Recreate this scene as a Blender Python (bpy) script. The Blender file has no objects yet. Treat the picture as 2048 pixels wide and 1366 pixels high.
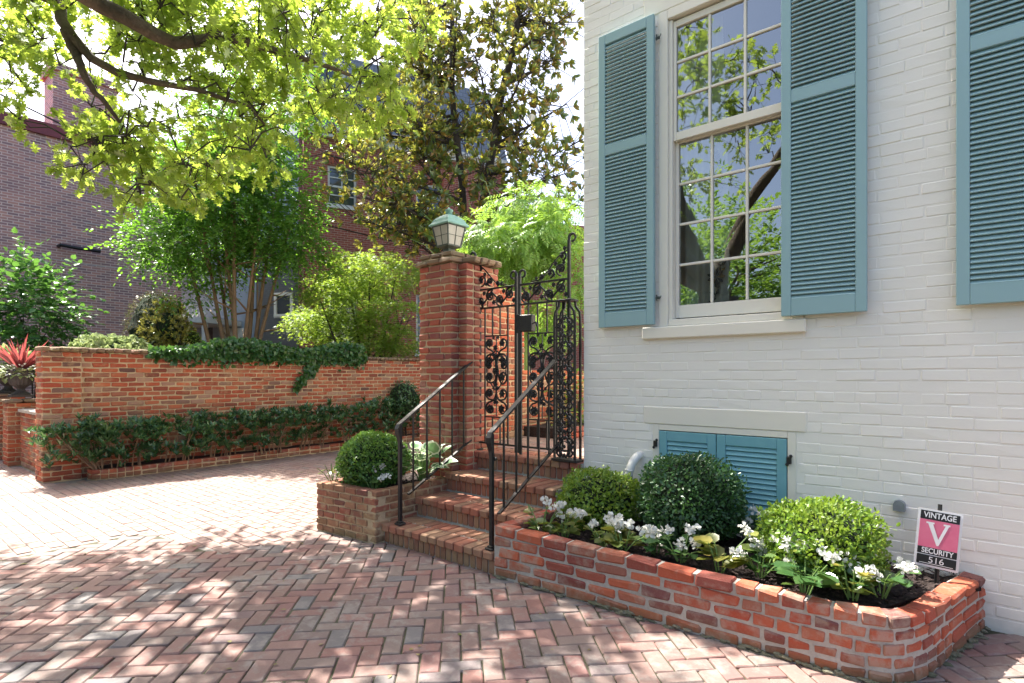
import bpy, math, random
import numpy as np
from mathutils import Matrix, Vector, Euler

R = math.radians
SC = bpy.context.scene
COL = SC.collection
rng = random.Random(7)
NR = np.random.default_rng(7)

# ------------------------------------------------------------------ camera, sky, sun, exposure
EYE = 1.44
YAW = R(39.4)
FPX = 1120.0                     # focal length in photo pixels (2048 wide)
FW = Vector((-math.sin(YAW), math.cos(YAW), 0))
RT = Vector((math.cos(YAW), math.sin(YAW), 0))
cam_d = bpy.data.cameras.new('camera')
cam = bpy.data.objects.new('camera', cam_d); COL.objects.link(cam)
cam.location = (0, 0, EYE); cam.rotation_euler = (R(90), 0, YAW)
cam_d.sensor_width = 36; cam_d.lens = FPX / 2048 * 36; cam_d.shift_y = 69 / 2048
cam_d.clip_start = 0.05; cam_d.clip_end = 2000
SC.camera = cam

SUN_EL, SUN_AZ = 56.0, 3.5       # azimuth: degrees behind the house front, measured from -X
sx, sy = -math.cos(R(SUN_AZ)), math.sin(R(SUN_AZ))
sun_dir = Vector((sx * math.cos(R(SUN_EL)), sy * math.cos(R(SUN_EL)), math.sin(R(SUN_EL))))
W = bpy.data.worlds.new('World'); SC.world = W; W.use_nodes = True
wn = W.node_tree
sky = wn.nodes.new('ShaderNodeTexSky'); sky.sky_type = 'NISHITA'; sky.sun_disc = False
sky.sun_elevation = R(SUN_EL); sky.sun_rotation = math.atan2(sun_dir.x, sun_dir.y)
sky.air_density = 0.7; sky.dust_density = 4.0; sky.ozone_density = 0.0
wn.nodes['Background'].inputs['Strength'].default_value = 0.15
wn.links.new(sky.outputs[0], wn.nodes['Background'].inputs[0])
sd = bpy.data.lights.new('sun', 'SUN'); sd.energy = 5.0; sd.angle = R(0.53); sd.color = (1.0, 0.95, 0.87)
so = bpy.data.objects.new('sun', sd); COL.objects.link(so)
so.rotation_euler = sun_dir.to_track_quat('Z', 'Y').to_euler()
SC.view_settings.view_transform = 'Standard'; SC.view_settings.look = 'None'
SC.view_settings.exposure = 1.7; SC.view_settings.gamma = 1.0
SC.view_settings.use_curve_mapping = False
SC.cycles.max_bounces = 6; SC.cycles.diffuse_bounces = 3; SC.cycles.glossy_bounces = 3
SC.cycles.transmission_bounces = 4; SC.cycles.transparent_max_bounces = 6
SC.cycles.sample_clamp_indirect = 6.0; SC.cycles.caustics_reflective = False; SC.cycles.caustics_refractive = False
SC.cycles.use_denoising = True

def at(px, py, t):
    """world point seen at photo pixel (px, py), t metres ahead of the camera"""
    u = (px - 1024) / FPX; v = (752 - py) / FPX
    p = RT * (u * t) + FW * t
    return Vector((p.x, p.y, EYE + v * t))
def project(p):
    t = p[0] * FW.x + p[1] * FW.y
    if t < 0.2: return None
    r = p[0] * RT.x + p[1] * RT.y
    return 1024 + r / t * FPX, 752 - (p[2] - EYE) / t * FPX, t

# ------------------------------------------------------------------ materials
def new_mat(name):
    m = bpy.data.materials.new(name); m.use_nodes = True
    nt = m.node_tree; nt.nodes.clear()
    out = nt.nodes.new('ShaderNodeOutputMaterial')
    return m, nt, out
def N(nt, kind, **kw):
    n = nt.nodes.new(kind)
    for k, v in kw.items(): setattr(n, k, v)
    return n
def setin(n, **kw):
    for k, v in kw.items():
        n.inputs[k.replace('_', ' ')].default_value = v
def noise(nt, vec, scale, detail=3, rough=0.55):
    n = N(nt, 'ShaderNodeTexNoise'); setin(n, Scale=scale, Detail=detail, Roughness=rough)
    if vec is not None: nt.links.new(vec, n.inputs['Vector'])
    return n.outputs['Fac']
def ramp(nt, fac, stops, interp='LINEAR'):
    r = N(nt, 'ShaderNodeValToRGB'); cr = r.color_ramp; cr.interpolation = interp
    while len(cr.elements) < len(stops): cr.elements.new(0.5)
    for e, (p, c) in zip(cr.elements, stops):
        e.position = p; e.color = (*c, 1)
    nt.links.new(fac, r.inputs[0]); return r.outputs[0]
def mix(nt, fac, a, b, mode='MIX'):
    m = N(nt, 'ShaderNodeMix', data_type='RGBA', blend_type=mode)
    for sock, v in ((m.inputs[0], fac), (m.inputs[6], a), (m.inputs[7], b)):
        if hasattr(v, 'is_output'): nt.links.new(v, sock)
        elif isinstance(v, (int, float)): sock.default_value = v
        else: sock.default_value = (*v, 1)
    return m.outputs[2]
def math_n(nt, op, a, b=0.0):
    m = N(nt, 'ShaderNodeMath', operation=op)
    for sock, v in ((m.inputs[0], a), (m.inputs[1], b)):
        if hasattr(v, 'is_output'): nt.links.new(v, sock)
        else: sock.default_value = v
    return m.outputs[0]
def bump(nt, h, strength=0.3, dist=0.01):
    b = N(nt, 'ShaderNodeBump'); setin(b, Strength=strength, Distance=dist)
    nt.links.new(h, b.inputs['Height']); return b.outputs[0]
def finish(nt, out, col, rough=0.7, normal=None, metal=0.0, spec=0.5):
    p = N(nt, 'ShaderNodeBsdfPrincipled')
    if hasattr(col, 'is_output'): nt.links.new(col, p.inputs['Base Color'])
    else: p.inputs['Base Color'].default_value = (*col, 1)
    if hasattr(rough, 'is_output'): nt.links.new(rough, p.inputs['Roughness'])
    else: p.inputs['Roughness'].default_value = rough
    p.inputs['Metallic'].default_value = metal
    p.inputs['Specular IOR Level'].default_value = spec
    if normal is not None: nt.links.new(normal, p.inputs['Normal'])
    nt.links.new(p.outputs[0], out.inputs[0]); return p
def pos(nt): return N(nt, 'ShaderNodeNewGeometry').outputs['Position']
def piece_random(nt):
    """one random value for each loose piece, whether an object or an island of a joined mesh"""
    a = N(nt, 'ShaderNodeObjectInfo').outputs['Random']
    b = N(nt, 'ShaderNodeNewGeometry').outputs['Random Per Island']
    return math_n(nt, 'FRACT', math_n(nt, 'ADD', a, math_n(nt, 'MULTIPLY', b, 7.31)))

def brick_piece_mat(name, stops, stain=(0.55, 0.42, 0.28), stain_amt=0.25, rough=0.85, bump_s=0.5, moss=0.0, fine=90):
    m, nt, out = new_mat(name); p = pos(nt)
    base = ramp(nt, piece_random(nt), stops)
    n1 = noise(nt, p, 14, 4, 0.65); n2 = noise(nt, p, fine, 4, 0.7); n3 = noise(nt, p, 2.2, 3)
    c = mix(nt, math_n(nt, 'MULTIPLY', n1, 0.55), base, mix(nt, 0.5, base, (0.05, 0.03, 0.03)))
    c = mix(nt, ramp(nt, n2, [(0.5, (0, 0, 0)), (0.75, (0.35,) * 3)]), c, mix(nt, 0.5, base, stain))
    st = ramp(nt, math_n(nt, 'MULTIPLY', n1, math_n(nt, 'MULTIPLY', n3, 2.0)), [(0.5, (0, 0, 0)), (0.72, (stain_amt * 2,) * 3)])
    c = mix(nt, st, c, stain)
    if moss:
        z = N(nt, 'ShaderNodeSeparateXYZ'); nt.links.new(p, z.inputs[0])
        mz = ramp(nt, math_n(nt, 'ADD', z.outputs[2], math_n(nt, 'MULTIPLY', n1, 0.12)), [(0.04, (moss,) * 3), (0.17, (0, 0, 0))])
        c = mix(nt, mz, c, (0.10, 0.10, 0.045))
    finish(nt, out, c, rough, bump(nt, math_n(nt, 'ADD', n2, math_n(nt, 'MULTIPLY', n1, 1.5)), bump_s, 0.004))
    return m
def rough_mat(name, col, col2=None, scale=25, rough=0.9, bump_s=0.5, dist=0.006, metal=0.0, spec=0.4):
    m, nt, out = new_mat(name); p = pos(nt)
    n = noise(nt, p, scale, 5, 0.65); n2 = noise(nt, p, scale * 0.12, 3)
    c2 = col2 or tuple(x * 0.6 for x in col)
    c = mix(nt, ramp(nt, math_n(nt, 'MULTIPLY', math_n(nt, 'ADD', n, n2), 0.5), [(0.35, (0, 0, 0)), (0.65, (1, 1, 1))]), col, c2)
    finish(nt, out, c, rough, bump(nt, n, bump_s, dist), metal, spec)
    return m
def leaf_mat(name, stops, trans, tw=0.45, rough=0.45, gloss=0.12, back=None, back_trans=None):
    m, nt, out = new_mat(name)
    geo = N(nt, 'ShaderNodeNewGeometry')
    r = geo.outputs['Random Per Island']
    c = ramp(nt, r, stops)
    nv = noise(nt, pos(nt), 3.0, 2)
    c = mix(nt, ramp(nt, nv, [(0.35, (0, 0, 0)), (0.7, (0.45,) * 3)]), c, stops[-1][1])
    tcol = mix(nt, 0.35, trans, c)
    if back:
        rust = ramp(nt, math_n(nt, 'FRACT', math_n(nt, 'MULTIPLY', r, 5.3)), [(0.38, (0.07, 0.13, 0.045)), (0.5, back)])
        c = mix(nt, geo.outputs['Backfacing'], c, rust)
    d = N(nt, 'ShaderNodeBsdfDiffuse'); nt.links.new(c, d.inputs[0])
    t = N(nt, 'ShaderNodeBsdfTranslucent'); nt.links.new(tcol, t.inputs[0])
    g = N(nt, 'ShaderNodeBsdfGlossy'); setin(g, Roughness=rough); g.inputs[0].default_value = (0.9, 0.95, 0.9, 1)
    m1 = N(nt, 'ShaderNodeMixShader'); m1.inputs[0].default_value = tw
    nt.links.new(d.outputs[0], m1.inputs[1]); nt.links.new(t.outputs[0], m1.inputs[2])
    fr = N(nt, 'ShaderNodeFresnel'); fr.inputs[0].default_value = 1.4
    m2 = N(nt, 'ShaderNodeMixShader'); nt.links.new(math_n(nt, 'MINIMUM', math_n(nt, 'ADD', math_n(nt, 'MULTIPLY', fr.outputs[0], 0.30), gloss * 0.14), 0.12), m2.inputs[0])
    nt.links.new(m1.outputs[0], m2.inputs[1]); nt.links.new(g.outputs[0], m2.inputs[2])
    nt.links.new(m2.outputs[0], out.inputs[0]); return m

M = {}
M['wall_brick'] = brick_piece_mat('garden_wall_brick', [(0, (0.37, 0.065, 0.03)), (0.3, (0.46, 0.10, 0.04)), (0.5, (0.20, 0.05, 0.03)), (0.66, (0.54, 0.14, 0.055)), (0.82, (0.27, 0.12, 0.075)), (0.93, (0.42, 0.25, 0.17)), (1, (0.12, 0.055, 0.045))], stain=(0.46, 0.30, 0.16), stain_amt=0.22)
M['pier_brick'] = brick_piece_mat('gate_pier_brick', [(0, (0.36, 0.07, 0.04)), (0.35, (0.45, 0.11, 0.055)), (0.6, (0.25, 0.06, 0.05)), (0.8, (0.40, 0.15, 0.08)), (1, (0.30, 0.10, 0.08))], stain=(0.45, 0.30, 0.20), stain_amt=0.18)
M['planter_brick'] = brick_piece_mat('planter_brick', [(0, (0.40, 0.07, 0.035)), (0.3, (0.48, 0.115, 0.05)), (0.55, (0.22, 0.05, 0.04)), (0.75, (0.50, 0.13, 0.06)), (0.9, (0.30, 0.11, 0.07)), (1, (0.18, 0.06, 0.055))], stain=(0.42, 0.36, 0.28), stain_amt=0.22, moss=0.8)
M['tan_brick'] = brick_piece_mat('old_tan_brick', [(0, (0.27, 0.12, 0.065)), (0.3, (0.33, 0.10, 0.06)), (0.55, (0.22, 0.12, 0.06)), (0.8, (0.36, 0.17, 0.09)), (1, (0.20, 0.07, 0.05))], stain=(0.45, 0.33, 0.18), stain_amt=0.3, moss=0.7)
M['step_brick'] = brick_piece_mat('step_brick', [(0, (0.37, 0.18, 0.10)), (0.3, (0.31, 0.135, 0.08)), (0.5, (0.37, 0.12, 0.07)), (0.75, (0.34, 0.20, 0.115)), (1, (0.26, 0.105, 0.07))], stain=(0.38, 0.28, 0.18), stain_amt=0.12, bump_s=0.3, moss=0.5)
M['paver'] = brick_piece_mat('paver_brick', [(0, (0.24, 0.14, 0.115)), (0.2, (0.235, 0.175, 0.15)), (0.4, (0.28, 0.135, 0.11)), (0.56, (0.19, 0.145, 0.13)), (0.7, (0.29, 0.175, 0.145)), (0.84, (0.25, 0.125, 0.11)), (0.95, (0.165, 0.155, 0.155)), (1, (0.19, 0.165, 0.155))], stain=(0.30, 0.27, 0.24), stain_amt=0.3, rough=0.8, bump_s=0.35, fine=60)
M['drive_paver'] = brick_piece_mat('driveway_paver_brick', [(0, (0.31, 0.20, 0.17)), (0.4, (0.35, 0.24, 0.20)), (0.8, (0.29, 0.175, 0.15)), (1, (0.25, 0.20, 0.18))], stain=(0.38, 0.32, 0.27), stain_amt=0.2, rough=0.8, bump_s=0.25, fine=60)
M['mortar_tan'] = rough_mat('tan_mortar', (0.58, 0.44, 0.27), (0.40, 0.30, 0.19), 60, bump_s=0.6)
M['mortar_grey'] = rough_mat('grey_mortar', (0.50, 0.46, 0.40), (0.32, 0.30, 0.26), 50, bump_s=0.8)
M['mortar_light'] = rough_mat('light_mortar', (0.50, 0.46, 0.40), (0.36, 0.33, 0.29), 60, bump_s=0.5)
M['joint_sand'] = rough_mat('joint_sand', (0.085, 0.075, 0.05), (0.05, 0.055, 0.025), 30, bump_s=0.8)
M['drive_joint'] = rough_mat('driveway_joint_mortar', (0.34, 0.31, 0.28), (0.22, 0.20, 0.18), 30)
M['footing'] = rough_mat('mossy_old_mortar', (0.22, 0.20, 0.15), (0.09, 0.10, 0.05), 30, bump_s=1.0, dist=0.01)
M['soil'] = rough_mat('dark_soil', (0.045, 0.03, 0.025), (0.02, 0.013, 0.012), 40, bump_s=1.0, dist=0.03)

def painted_brick_mat():
    m, nt, out = new_mat('white_painted_brick'); p = pos(nt)
    n1 = noise(nt, p, 9, 4, 0.6); n2 = noise(nt, p, 70, 4, 0.7); n3 = noise(nt, p, 1.3, 3)
    c = mix(nt, ramp(nt, n3, [(0.4, (0, 0, 0)), (0.65, (0.6,) * 3)]), (0.82, 0.79, 0.725), (0.80, 0.775, 0.72))
    st = ramp(nt, math_n(nt, 'MULTIPLY', n2, n1), [(0.42, (0, 0, 0)), (0.55, (0.25,) * 3)])
    c = mix(nt, st, c, (0.45, 0.41, 0.36))
    z = N(nt, 'ShaderNodeSeparateXYZ'); nt.links.new(p, z.inputs[0])
    dirt = ramp(nt, math_n(nt, 'ADD', z.outputs[2], math_n(nt, 'MULTIPLY', n1, 0.5)), [(0.25, (0.55,) * 3), (0.55, (0, 0, 0))])
    c = mix(nt, dirt, c, (0.50, 0.48, 0.40))
    h = math_n(nt, 'ADD', math_n(nt, 'MULTIPLY', n1, 1.0), math_n(nt, 'MULTIPLY', n2, 0.35))
    finish(nt, out, c, 0.6, bump(nt, h, 0.35, 0.005), 0, 0.3); return m
M['white_brick'] = painted_brick_mat()
M['white_trim'] = rough_mat('cream_trim_paint', (0.80, 0.76, 0.66), (0.77, 0.73, 0.64), 6, 0.45, 0.05, 0.002)
M['teal'] = rough_mat('teal_shutter_paint', (0.275, 0.425, 0.45), (0.26, 0.41, 0.435), 5, 0.42, 0.05, 0.002)
M['teal_old'] = rough_mat('weathered_teal_paint', (0.15, 0.36, 0.42), (0.19, 0.41, 0.46), 18, 0.5, 0.15, 0.002)
M['iron'] = rough_mat('black_wrought_iron', (0.010, 0.010, 0.012), (0.022, 0.020, 0.019), 35, 0.42, 0.15, 0.002, 0.0, 0.4)
M['copper'] = rough_mat('verdigris_copper', (0.22, 0.42, 0.35), (0.16, 0.30, 0.26), 12, 0.55, 0.15, 0.003)
M['lantern_metal'] = rough_mat('aged_lantern_metal', (0.10, 0.125, 0.11), (0.06, 0.07, 0.06), 22, 0.5, 0.2, 0.003)
M['bark'] = rough_mat('oak_bark', (0.15, 0.115, 0.08), (0.06, 0.045, 0.035), 22, 0.95, 1.0, 0.03)
M['myrtle_bark'] = rough_mat('smooth_tan_bark', (0.26, 0.17, 0.10), (0.17, 0.11, 0.07), 8, 0.7, 0.3, 0.01)
M['dark_bark'] = rough_mat('dark_grey_bark', (0.06, 0.05, 0.042), (0.03, 0.025, 0.02), 14, 0.9, 0.6, 0.01)
M['stem'] = rough_mat('green_stem', (0.16, 0.26, 0.07), (0.12, 0.20, 0.05), 15, 0.6, 0.1)
M['rubber'] = rough_mat('black_cable_sheath', (0.02, 0.02, 0.022), None, 10, 0.6, 0.05)
M['pale_wire'] = rough_mat('pale_cable_sheath', (0.5, 0.5, 0.52), None, 10, 0.5, 0.05)
def glass_mat():
    m, nt, out = new_mat('window_glass')
    g = N(nt, 'ShaderNodeBsdfGlossy'); setin(g, Roughness=0.005); g.inputs[0].default_value = (0.95, 1, 1, 1)
    t = N(nt, 'ShaderNodeBsdfTransparent'); t.inputs[0].default_value = (0.93, 0.97, 0.95, 1)
    f = N(nt, 'ShaderNodeFresnel'); f.inputs[0].default_value = 1.55
    nb = bump(nt, noise(nt, pos(nt), 2.2, 2), 0.04, 0.02); nt.links.new(nb, g.inputs['Normal'])
    x = N(nt, 'ShaderNodeMixShader'); nt.links.new(math_n(nt, 'ADD', math_n(nt, 'MULTIPLY', f.outputs[0], 1.6), 0.19), x.inputs[0])
    nt.links.new(t.outputs[0], x.inputs[1]); nt.links.new(g.outputs[0], x.inputs[2]); nt.links.new(x.outputs[0], out.inputs[0]); return m
M['glass'] = glass_mat()
def wall_tex_mat(name, c1, c2, mort, size=(0.215, 0.0715), mw=0.010, bias=0.0, grime=0.3):
    """far brickwork, bricks of a few pixels: object x and z drive the courses"""
    m, nt, out = new_mat(name)
    tc = N(nt, 'ShaderNodeTexCoord'); s = N(nt, 'ShaderNodeSeparateXYZ'); nt.links.new(tc.outputs['Object'], s.inputs[0])
    cb = N(nt, 'ShaderNodeCombineXYZ'); nt.links.new(math_n(nt, 'ADD', s.outputs[0], s.outputs[1]), cb.inputs[0]); nt.links.new(s.outputs[2], cb.inputs[1])
    b = N(nt, 'ShaderNodeTexBrick', offset=0.5)
    setin(b, Scale=1.0, Mortar_Size=mw, Mortar_Smooth=0.2, Bias=bias, Brick_Width=size[0], Row_Height=size[1])
    b.inputs['Color1'].default_value = (*c1, 1); b.inputs['Color2'].default_value = (*c2, 1); b.inputs['Mortar'].default_value = (*mort, 1)
    nt.links.new(cb.outputs[0], b.inputs['Vector'])
    n = noise(nt, tc.outputs['Object'], 1.2, 4); n2 = noise(nt, tc.outputs['Object'], 30, 3)
    c = mix(nt, ramp(nt, n, [(0.4, (0, 0, 0)), (0.7, (grime,) * 3)]), b.outputs['Color'], mix(nt, 0.5, c2, (0.05, 0.04, 0.05)))
    c = mix(nt, math_n(nt, 'MULTIPLY', n2, 0.3), c, c1)
    finish(nt, out, c, 0.85, bump(nt, b.outputs['Fac'], -0.6, 0.006)); return m
M['purple_wall'] = wall_tex_mat('purple_brown_brickwork', (0.52, 0.26, 0.23), (0.22, 0.14, 0.175), (0.68, 0.56, 0.53), (0.215, 0.069), 0.0095)
M['red_wall'] = wall_tex_mat('red_brickwork', (0.34, 0.085, 0.055), (0.23, 0.06, 0.045), (0.42, 0.30, 0.24), (0.205, 0.07), 0.009)
M['blue_wall'] = rough_mat('blue_grey_stucco', (0.27, 0.32, 0.39), (0.24, 0.29, 0.35), 6, 0.8, 0.3)
M['grey_wall'] = wall_tex_mat('grey_painted_brickwork', (0.145, 0.145, 0.145), (0.125, 0.125, 0.125), (0.11, 0.11, 0.11), (0.21, 0.07), 0.008)
M['maroon'] = rough_mat('maroon_metal', (0.20, 0.04, 0.055), None, 8, 0.5, 0.1)
M['slate'] = wall_tex_mat('blue_slate', (0.15, 0.185, 0.235), (0.12, 0.15, 0.19), (0.05, 0.06, 0.075), (0.3, 0.2), 0.012)
M['far_glass'] = rough_mat('dark_far_window_glass', (0.03, 0.045, 0.05), (0.05, 0.07, 0.07), 3, 0.06, 0.0, 0.001, 0.0, 1.0)
M['white_paint'] = rough_mat('white_trim_paint', (0.78, 0.78, 0.76), None, 8, 0.5, 0.05)
M['white_paint'].node_tree.nodes  # plain

# ------------------------------------------------------------------ mesh helpers
class MB:
    """collects shapes into one mesh"""
    def __init__(s): s.v = []; s.f = []; s.n = 0
    def add(s, verts, faces):
        s.v.extend([tuple(p) for p in verts]); s.f.extend([tuple(i + s.n for i in f) for f in faces]); s.n += len(verts)
        return s
    def box(s, c, d, rz=0.0, M4=None):
        hx, hy, hz = d[0] / 2, d[1] / 2, d[2] / 2
        vs = [Vector((x * hx, y * hy, z * hz)) for z in (-1, 1) for y in (-1, 1) for x in (-1, 1)]
        m = M4 or (Matrix.Translation(c) @ Matrix.Rotation(rz, 4, 'Z'))
        s.add([m @ v for v in vs], [(0, 2, 3, 1), (4, 5, 7, 6), (0, 1, 5, 4), (2, 6, 7, 3), (0, 4, 6, 2), (1, 3, 7, 5)]); return s
    def box2(s, a, b):
        return s.box([(a[i] + b[i]) / 2 for i in range(3)], [abs(b[i] - a[i]) for i in range(3)])
    def bbox(s, c, d, bev=0.003, rz=0.0):
        v, f = bevel_box(d, bev)
        m = Matrix.Translation(c) @ Matrix.Rotation(rz, 4, 'Z')
        return s.add([m @ Vector(p) for p in v], f)
    def bbox2(s, a, b, bev=0.003):
        return s.bbox([(a[i] + b[i]) / 2 for i in range(3)], [abs(b[i] - a[i]) for i in range(3)], bev)
    def tube(s, pts, rad, sides=6, cap=True, flat=1.0):
        pts = [Vector(p) for p in pts]; n = len(pts)
        if not hasattr(rad, '__len__'): rad = [rad] * n
        vs = []; up = None
        for i in range(n):
            d = (pts[min(i + 1, n - 1)] - pts[max(i - 1, 0)])
            if d.length < 1e-9: d = Vector((0, 0, 1))
            d.normalize()
            if up is None: up = d.orthogonal().normalized()
            a = (up - d * up.dot(d))
            a = a.normalized() if a.length > 1e-6 else d.orthogonal().normalized()
            up = a; b = d.cross(a)
            for k in range(sides):
                w = 2 * math.pi * k / sides
                vs.append(pts[i] + (a * math.cos(w) + b * math.sin(w) * flat) * rad[i])
        fs = [(i * sides + k, i * sides + (k + 1) % sides, (i + 1) * sides + (k + 1) % sides, (i + 1) * sides + k) for i in range(n - 1) for k in range(sides)]
        if cap: fs += [tuple(range(sides - 1, -1, -1)), tuple((n - 1) * sides + k for k in range(sides))]
        return s.add(vs, fs)
    def lathe(s, prof, c=(0, 0, 0), seg=20, flute=0.0, nfl=0):
        vs = []
        for r, z in prof:
            for k in range(seg):
                w = 2 * math.pi * k / seg; rr = r * (1 + (flute * math.cos(nfl * w) if nfl else 0))
                vs.append((c[0] + rr * math.cos(w), c[1] + rr * math.sin(w), c[2] + z))
        n = len(prof)
        fs = [(i * seg + k, i * seg + (k + 1) % seg, (i + 1) * seg + (k + 1) % seg, (i + 1) * seg + k) for i in range(n - 1) for k in range(seg)]
        fs += [tuple(range(seg - 1, -1, -1)), tuple((n - 1) * seg + k for k in range(seg))]
        return s.add(vs, fs)
    def blob(s, c, r, seg=10, rings=7, jit=0.0, rg=rng):
        vs = []; fs = []
        for i in range(rings + 1):
            a = math.pi * i / rings
            for k in range(seg):
                w = 2 * math.pi * k / seg; j = 1 + rg.uniform(-jit, jit)
                vs.append((c[0] + r[0] * math.sin(a) * math.cos(w) * j, c[1] + r[1] * math.sin(a) * math.sin(w) * j, c[2] + r[2] * math.cos(a) * j))
        for i in range(rings):
            for k in range(seg):
                fs.append((i * seg + k, (i + 1) * seg + k, (i + 1) * seg + (k + 1) % seg, i * seg + (k + 1) % seg))
        return s.add(vs, fs)
    def build(s, name, mat, parent=None, smooth=False, loc=None):
        me = bpy.data.meshes.new(name); me.from_pydata(s.v, [], s.f)
        if smooth: me.shade_smooth()
        me.materials.append(M[mat] if isinstance(mat, str) else mat)
        return link(bpy.data.objects.new(name, me), parent, loc)
def link(o, parent=None, loc=None):
    COL.objects.link(o)
    if parent is not None:
        o.parent = parent; o.matrix_parent_inverse = Matrix.Identity(4)
        if parent.get('_base') is not None: o.location = -Vector(parent['_base'])
    if loc is not None: o.location = loc
    return o
def bevel_box(d, b, jit=0.0, rg=rng):
    h = [x / 2 for x in d]; vs = []; idx = {}
    for sx_ in (-1, 1):
        for sy_ in (-1, 1):
            for sz_ in (-1, 1):
                j = [rg.uniform(-jit, jit) for _ in range(3)]; bb = b * (1 + (rg.uniform(-0.4, 1.6) if jit else 0))
                for ax in range(3):
                    p = [s_ * (h[i] - bb) for i, s_ in enumerate((sx_, sy_, sz_))]
                    p[ax] = (sx_, sy_, sz_)[ax] * h[ax]
                    idx[(sx_, sy_, sz_, ax)] = len(vs); vs.append([p[i] + j[i] for i in range(3)])
    fs = []
    I = lambda s_, ax: idx[(s_[0], s_[1], s_[2], ax)]
    for ax in range(3):
        o1, o2 = (ax + 1) % 3, (ax + 2) % 3
        for sg in (-1, 1):
            q = []
            for a, c in ((-1, -1), (1, -1), (1, 1), (-1, 1)):
                s_ = [0, 0, 0]; s_[ax] = sg; s_[o1] = a; s_[o2] = c; q.append(I(s_, ax))
            fs.append(tuple(q if sg > 0 else q[::-1]))
    for ax in range(3):                              # edges parallel to ax
        o1, o2 = (ax + 1) % 3, (ax + 2) % 3
        for a in (-1, 1):
            for c in (-1, 1):
                s0 = [0, 0, 0]; s1 = [0, 0, 0]; s0[ax] = -1; s1[ax] = 1
                for s_ in (s0, s1): s_[o1] = a; s_[o2] = c
                q = (I(s0, o1), I(s1, o1), I(s1, o2), I(s0, o2))
                fs.append(q if a * c < 0 else q[::-1])
    for s_ in [(a, b_, c) for a in (-1, 1) for b_ in (-1, 1) for c in (-1, 1)]:
        q = (I(s_, 0), I(s_, 1), I(s_, 2)); fs.append(q if s_[0] * s_[1] * s_[2] > 0 else q[::-1])
    return vs, fs
def tag(o, label=None, cat=None, group=None, kind=None):
    if label: o['label'] = label
    if cat: o['category'] = cat
    if group: o['group'] = group
    if kind: o['kind'] = kind
    return o
def thing(name, loc, label, cat, group=None):
    """an Empty at the thing's base; parts are modelled in world space and shifted to it"""
    o = bpy.data.objects.new(name, None); COL.objects.link(o); o.location = loc; o.empty_display_size = 0.2
    o['_base'] = tuple(loc); return tag(o, label, cat, group)
def copy_tree(o, parent=None):
    c = o.copy(); COL.objects.link(c)
    if parent is not None: c.parent = parent
    for ch in o.children: copy_tree(ch, c)
    return c

# ------------------------------------------------------------------ pieces (bricks, pavers): objects for the largest, one joined part for the rest
class Kit:
    def __init__(s, name, dims, bev, jit, mat, nvar=8):
        s.dims = dims; s.name = name; s.mat = M[mat]; s.vars = []; s.arr = []
        for i in range(nvar):
            v, f = bevel_box(dims, bev, jit, rng)
            me = bpy.data.meshes.new(name); me.from_pydata(v, [], f); me.materials.append(s.mat)
            s.vars.append(me); s.arr.append((np.array(v), f))
def emit(parent, kit, pieces, name='brick', limit=280, rest='brickwork', minpx=9, structure=False):
    """pieces: (centre, rotation Euler or rz, (length, depth, height))"""
    base = Vector(parent['_base']) if parent.get('_base') is not None else Vector((0, 0, 0))
    sc = []
    for i, (c, r, d) in enumerate(pieces):
        p = project(c); a = 0
        if p and -20 < p[0] < 2068 and -20 < p[1] < 1386 and max(d) * FPX / p[2] > minpx: a = 1.0 / p[2] ** 2 * max(d)
        sc.append((a, i))
    sc.sort(reverse=True)
    own = {i for a, i in sc[:limit] if a > 0}
    V = []; F = []; n = 0
    for i, (c, r, d) in enumerate(pieces):
        e = r if isinstance(r, Euler) else Euler((0, 0, r))
        s = [d[k] / kit.dims[k] for k in range(3)]; k = rng.randrange(len(kit.vars))
        if rng.random() < 0.5 and not isinstance(r, Euler): e = Euler((e.x, e.y, e.z + math.pi))
        if i in own:
            o = bpy.data.objects.new(name, kit.vars[k]); COL.objects.link(o); o.parent = parent
            o.location = Vector(c) - base; o.rotation_euler = e; o.scale = s
        else:
            v, f = kit.arr[k]; m = np.array(e.to_matrix())
            V.append((v * s) @ m.T + np.array(c)); F.extend([tuple(q + n for q in ff) for ff in f]); n += len(v)
    if V:
        me = bpy.data.meshes.new(rest); me.from_pydata(np.concatenate(V).tolist(), [], F); me.materials.append(kit.mat)
        o = link(bpy.data.objects.new(rest, me), parent); o['kind'] = 'stuff'
def course(x0, x1, L, off, joint=0.01, minlen=0.05):
    """split x0..x1 into bricks on a global bond of pitch L"""
    out = []; k = math.floor((x0 - off) / L); x = x0
    while x < x1 - 1e-6:
        e = min(off + (k + 1) * L, x1)
        if e - x > minlen: out.append((x + joint / 2, e - joint / 2))
        x = max(x, e); k += 1
    return out
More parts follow.
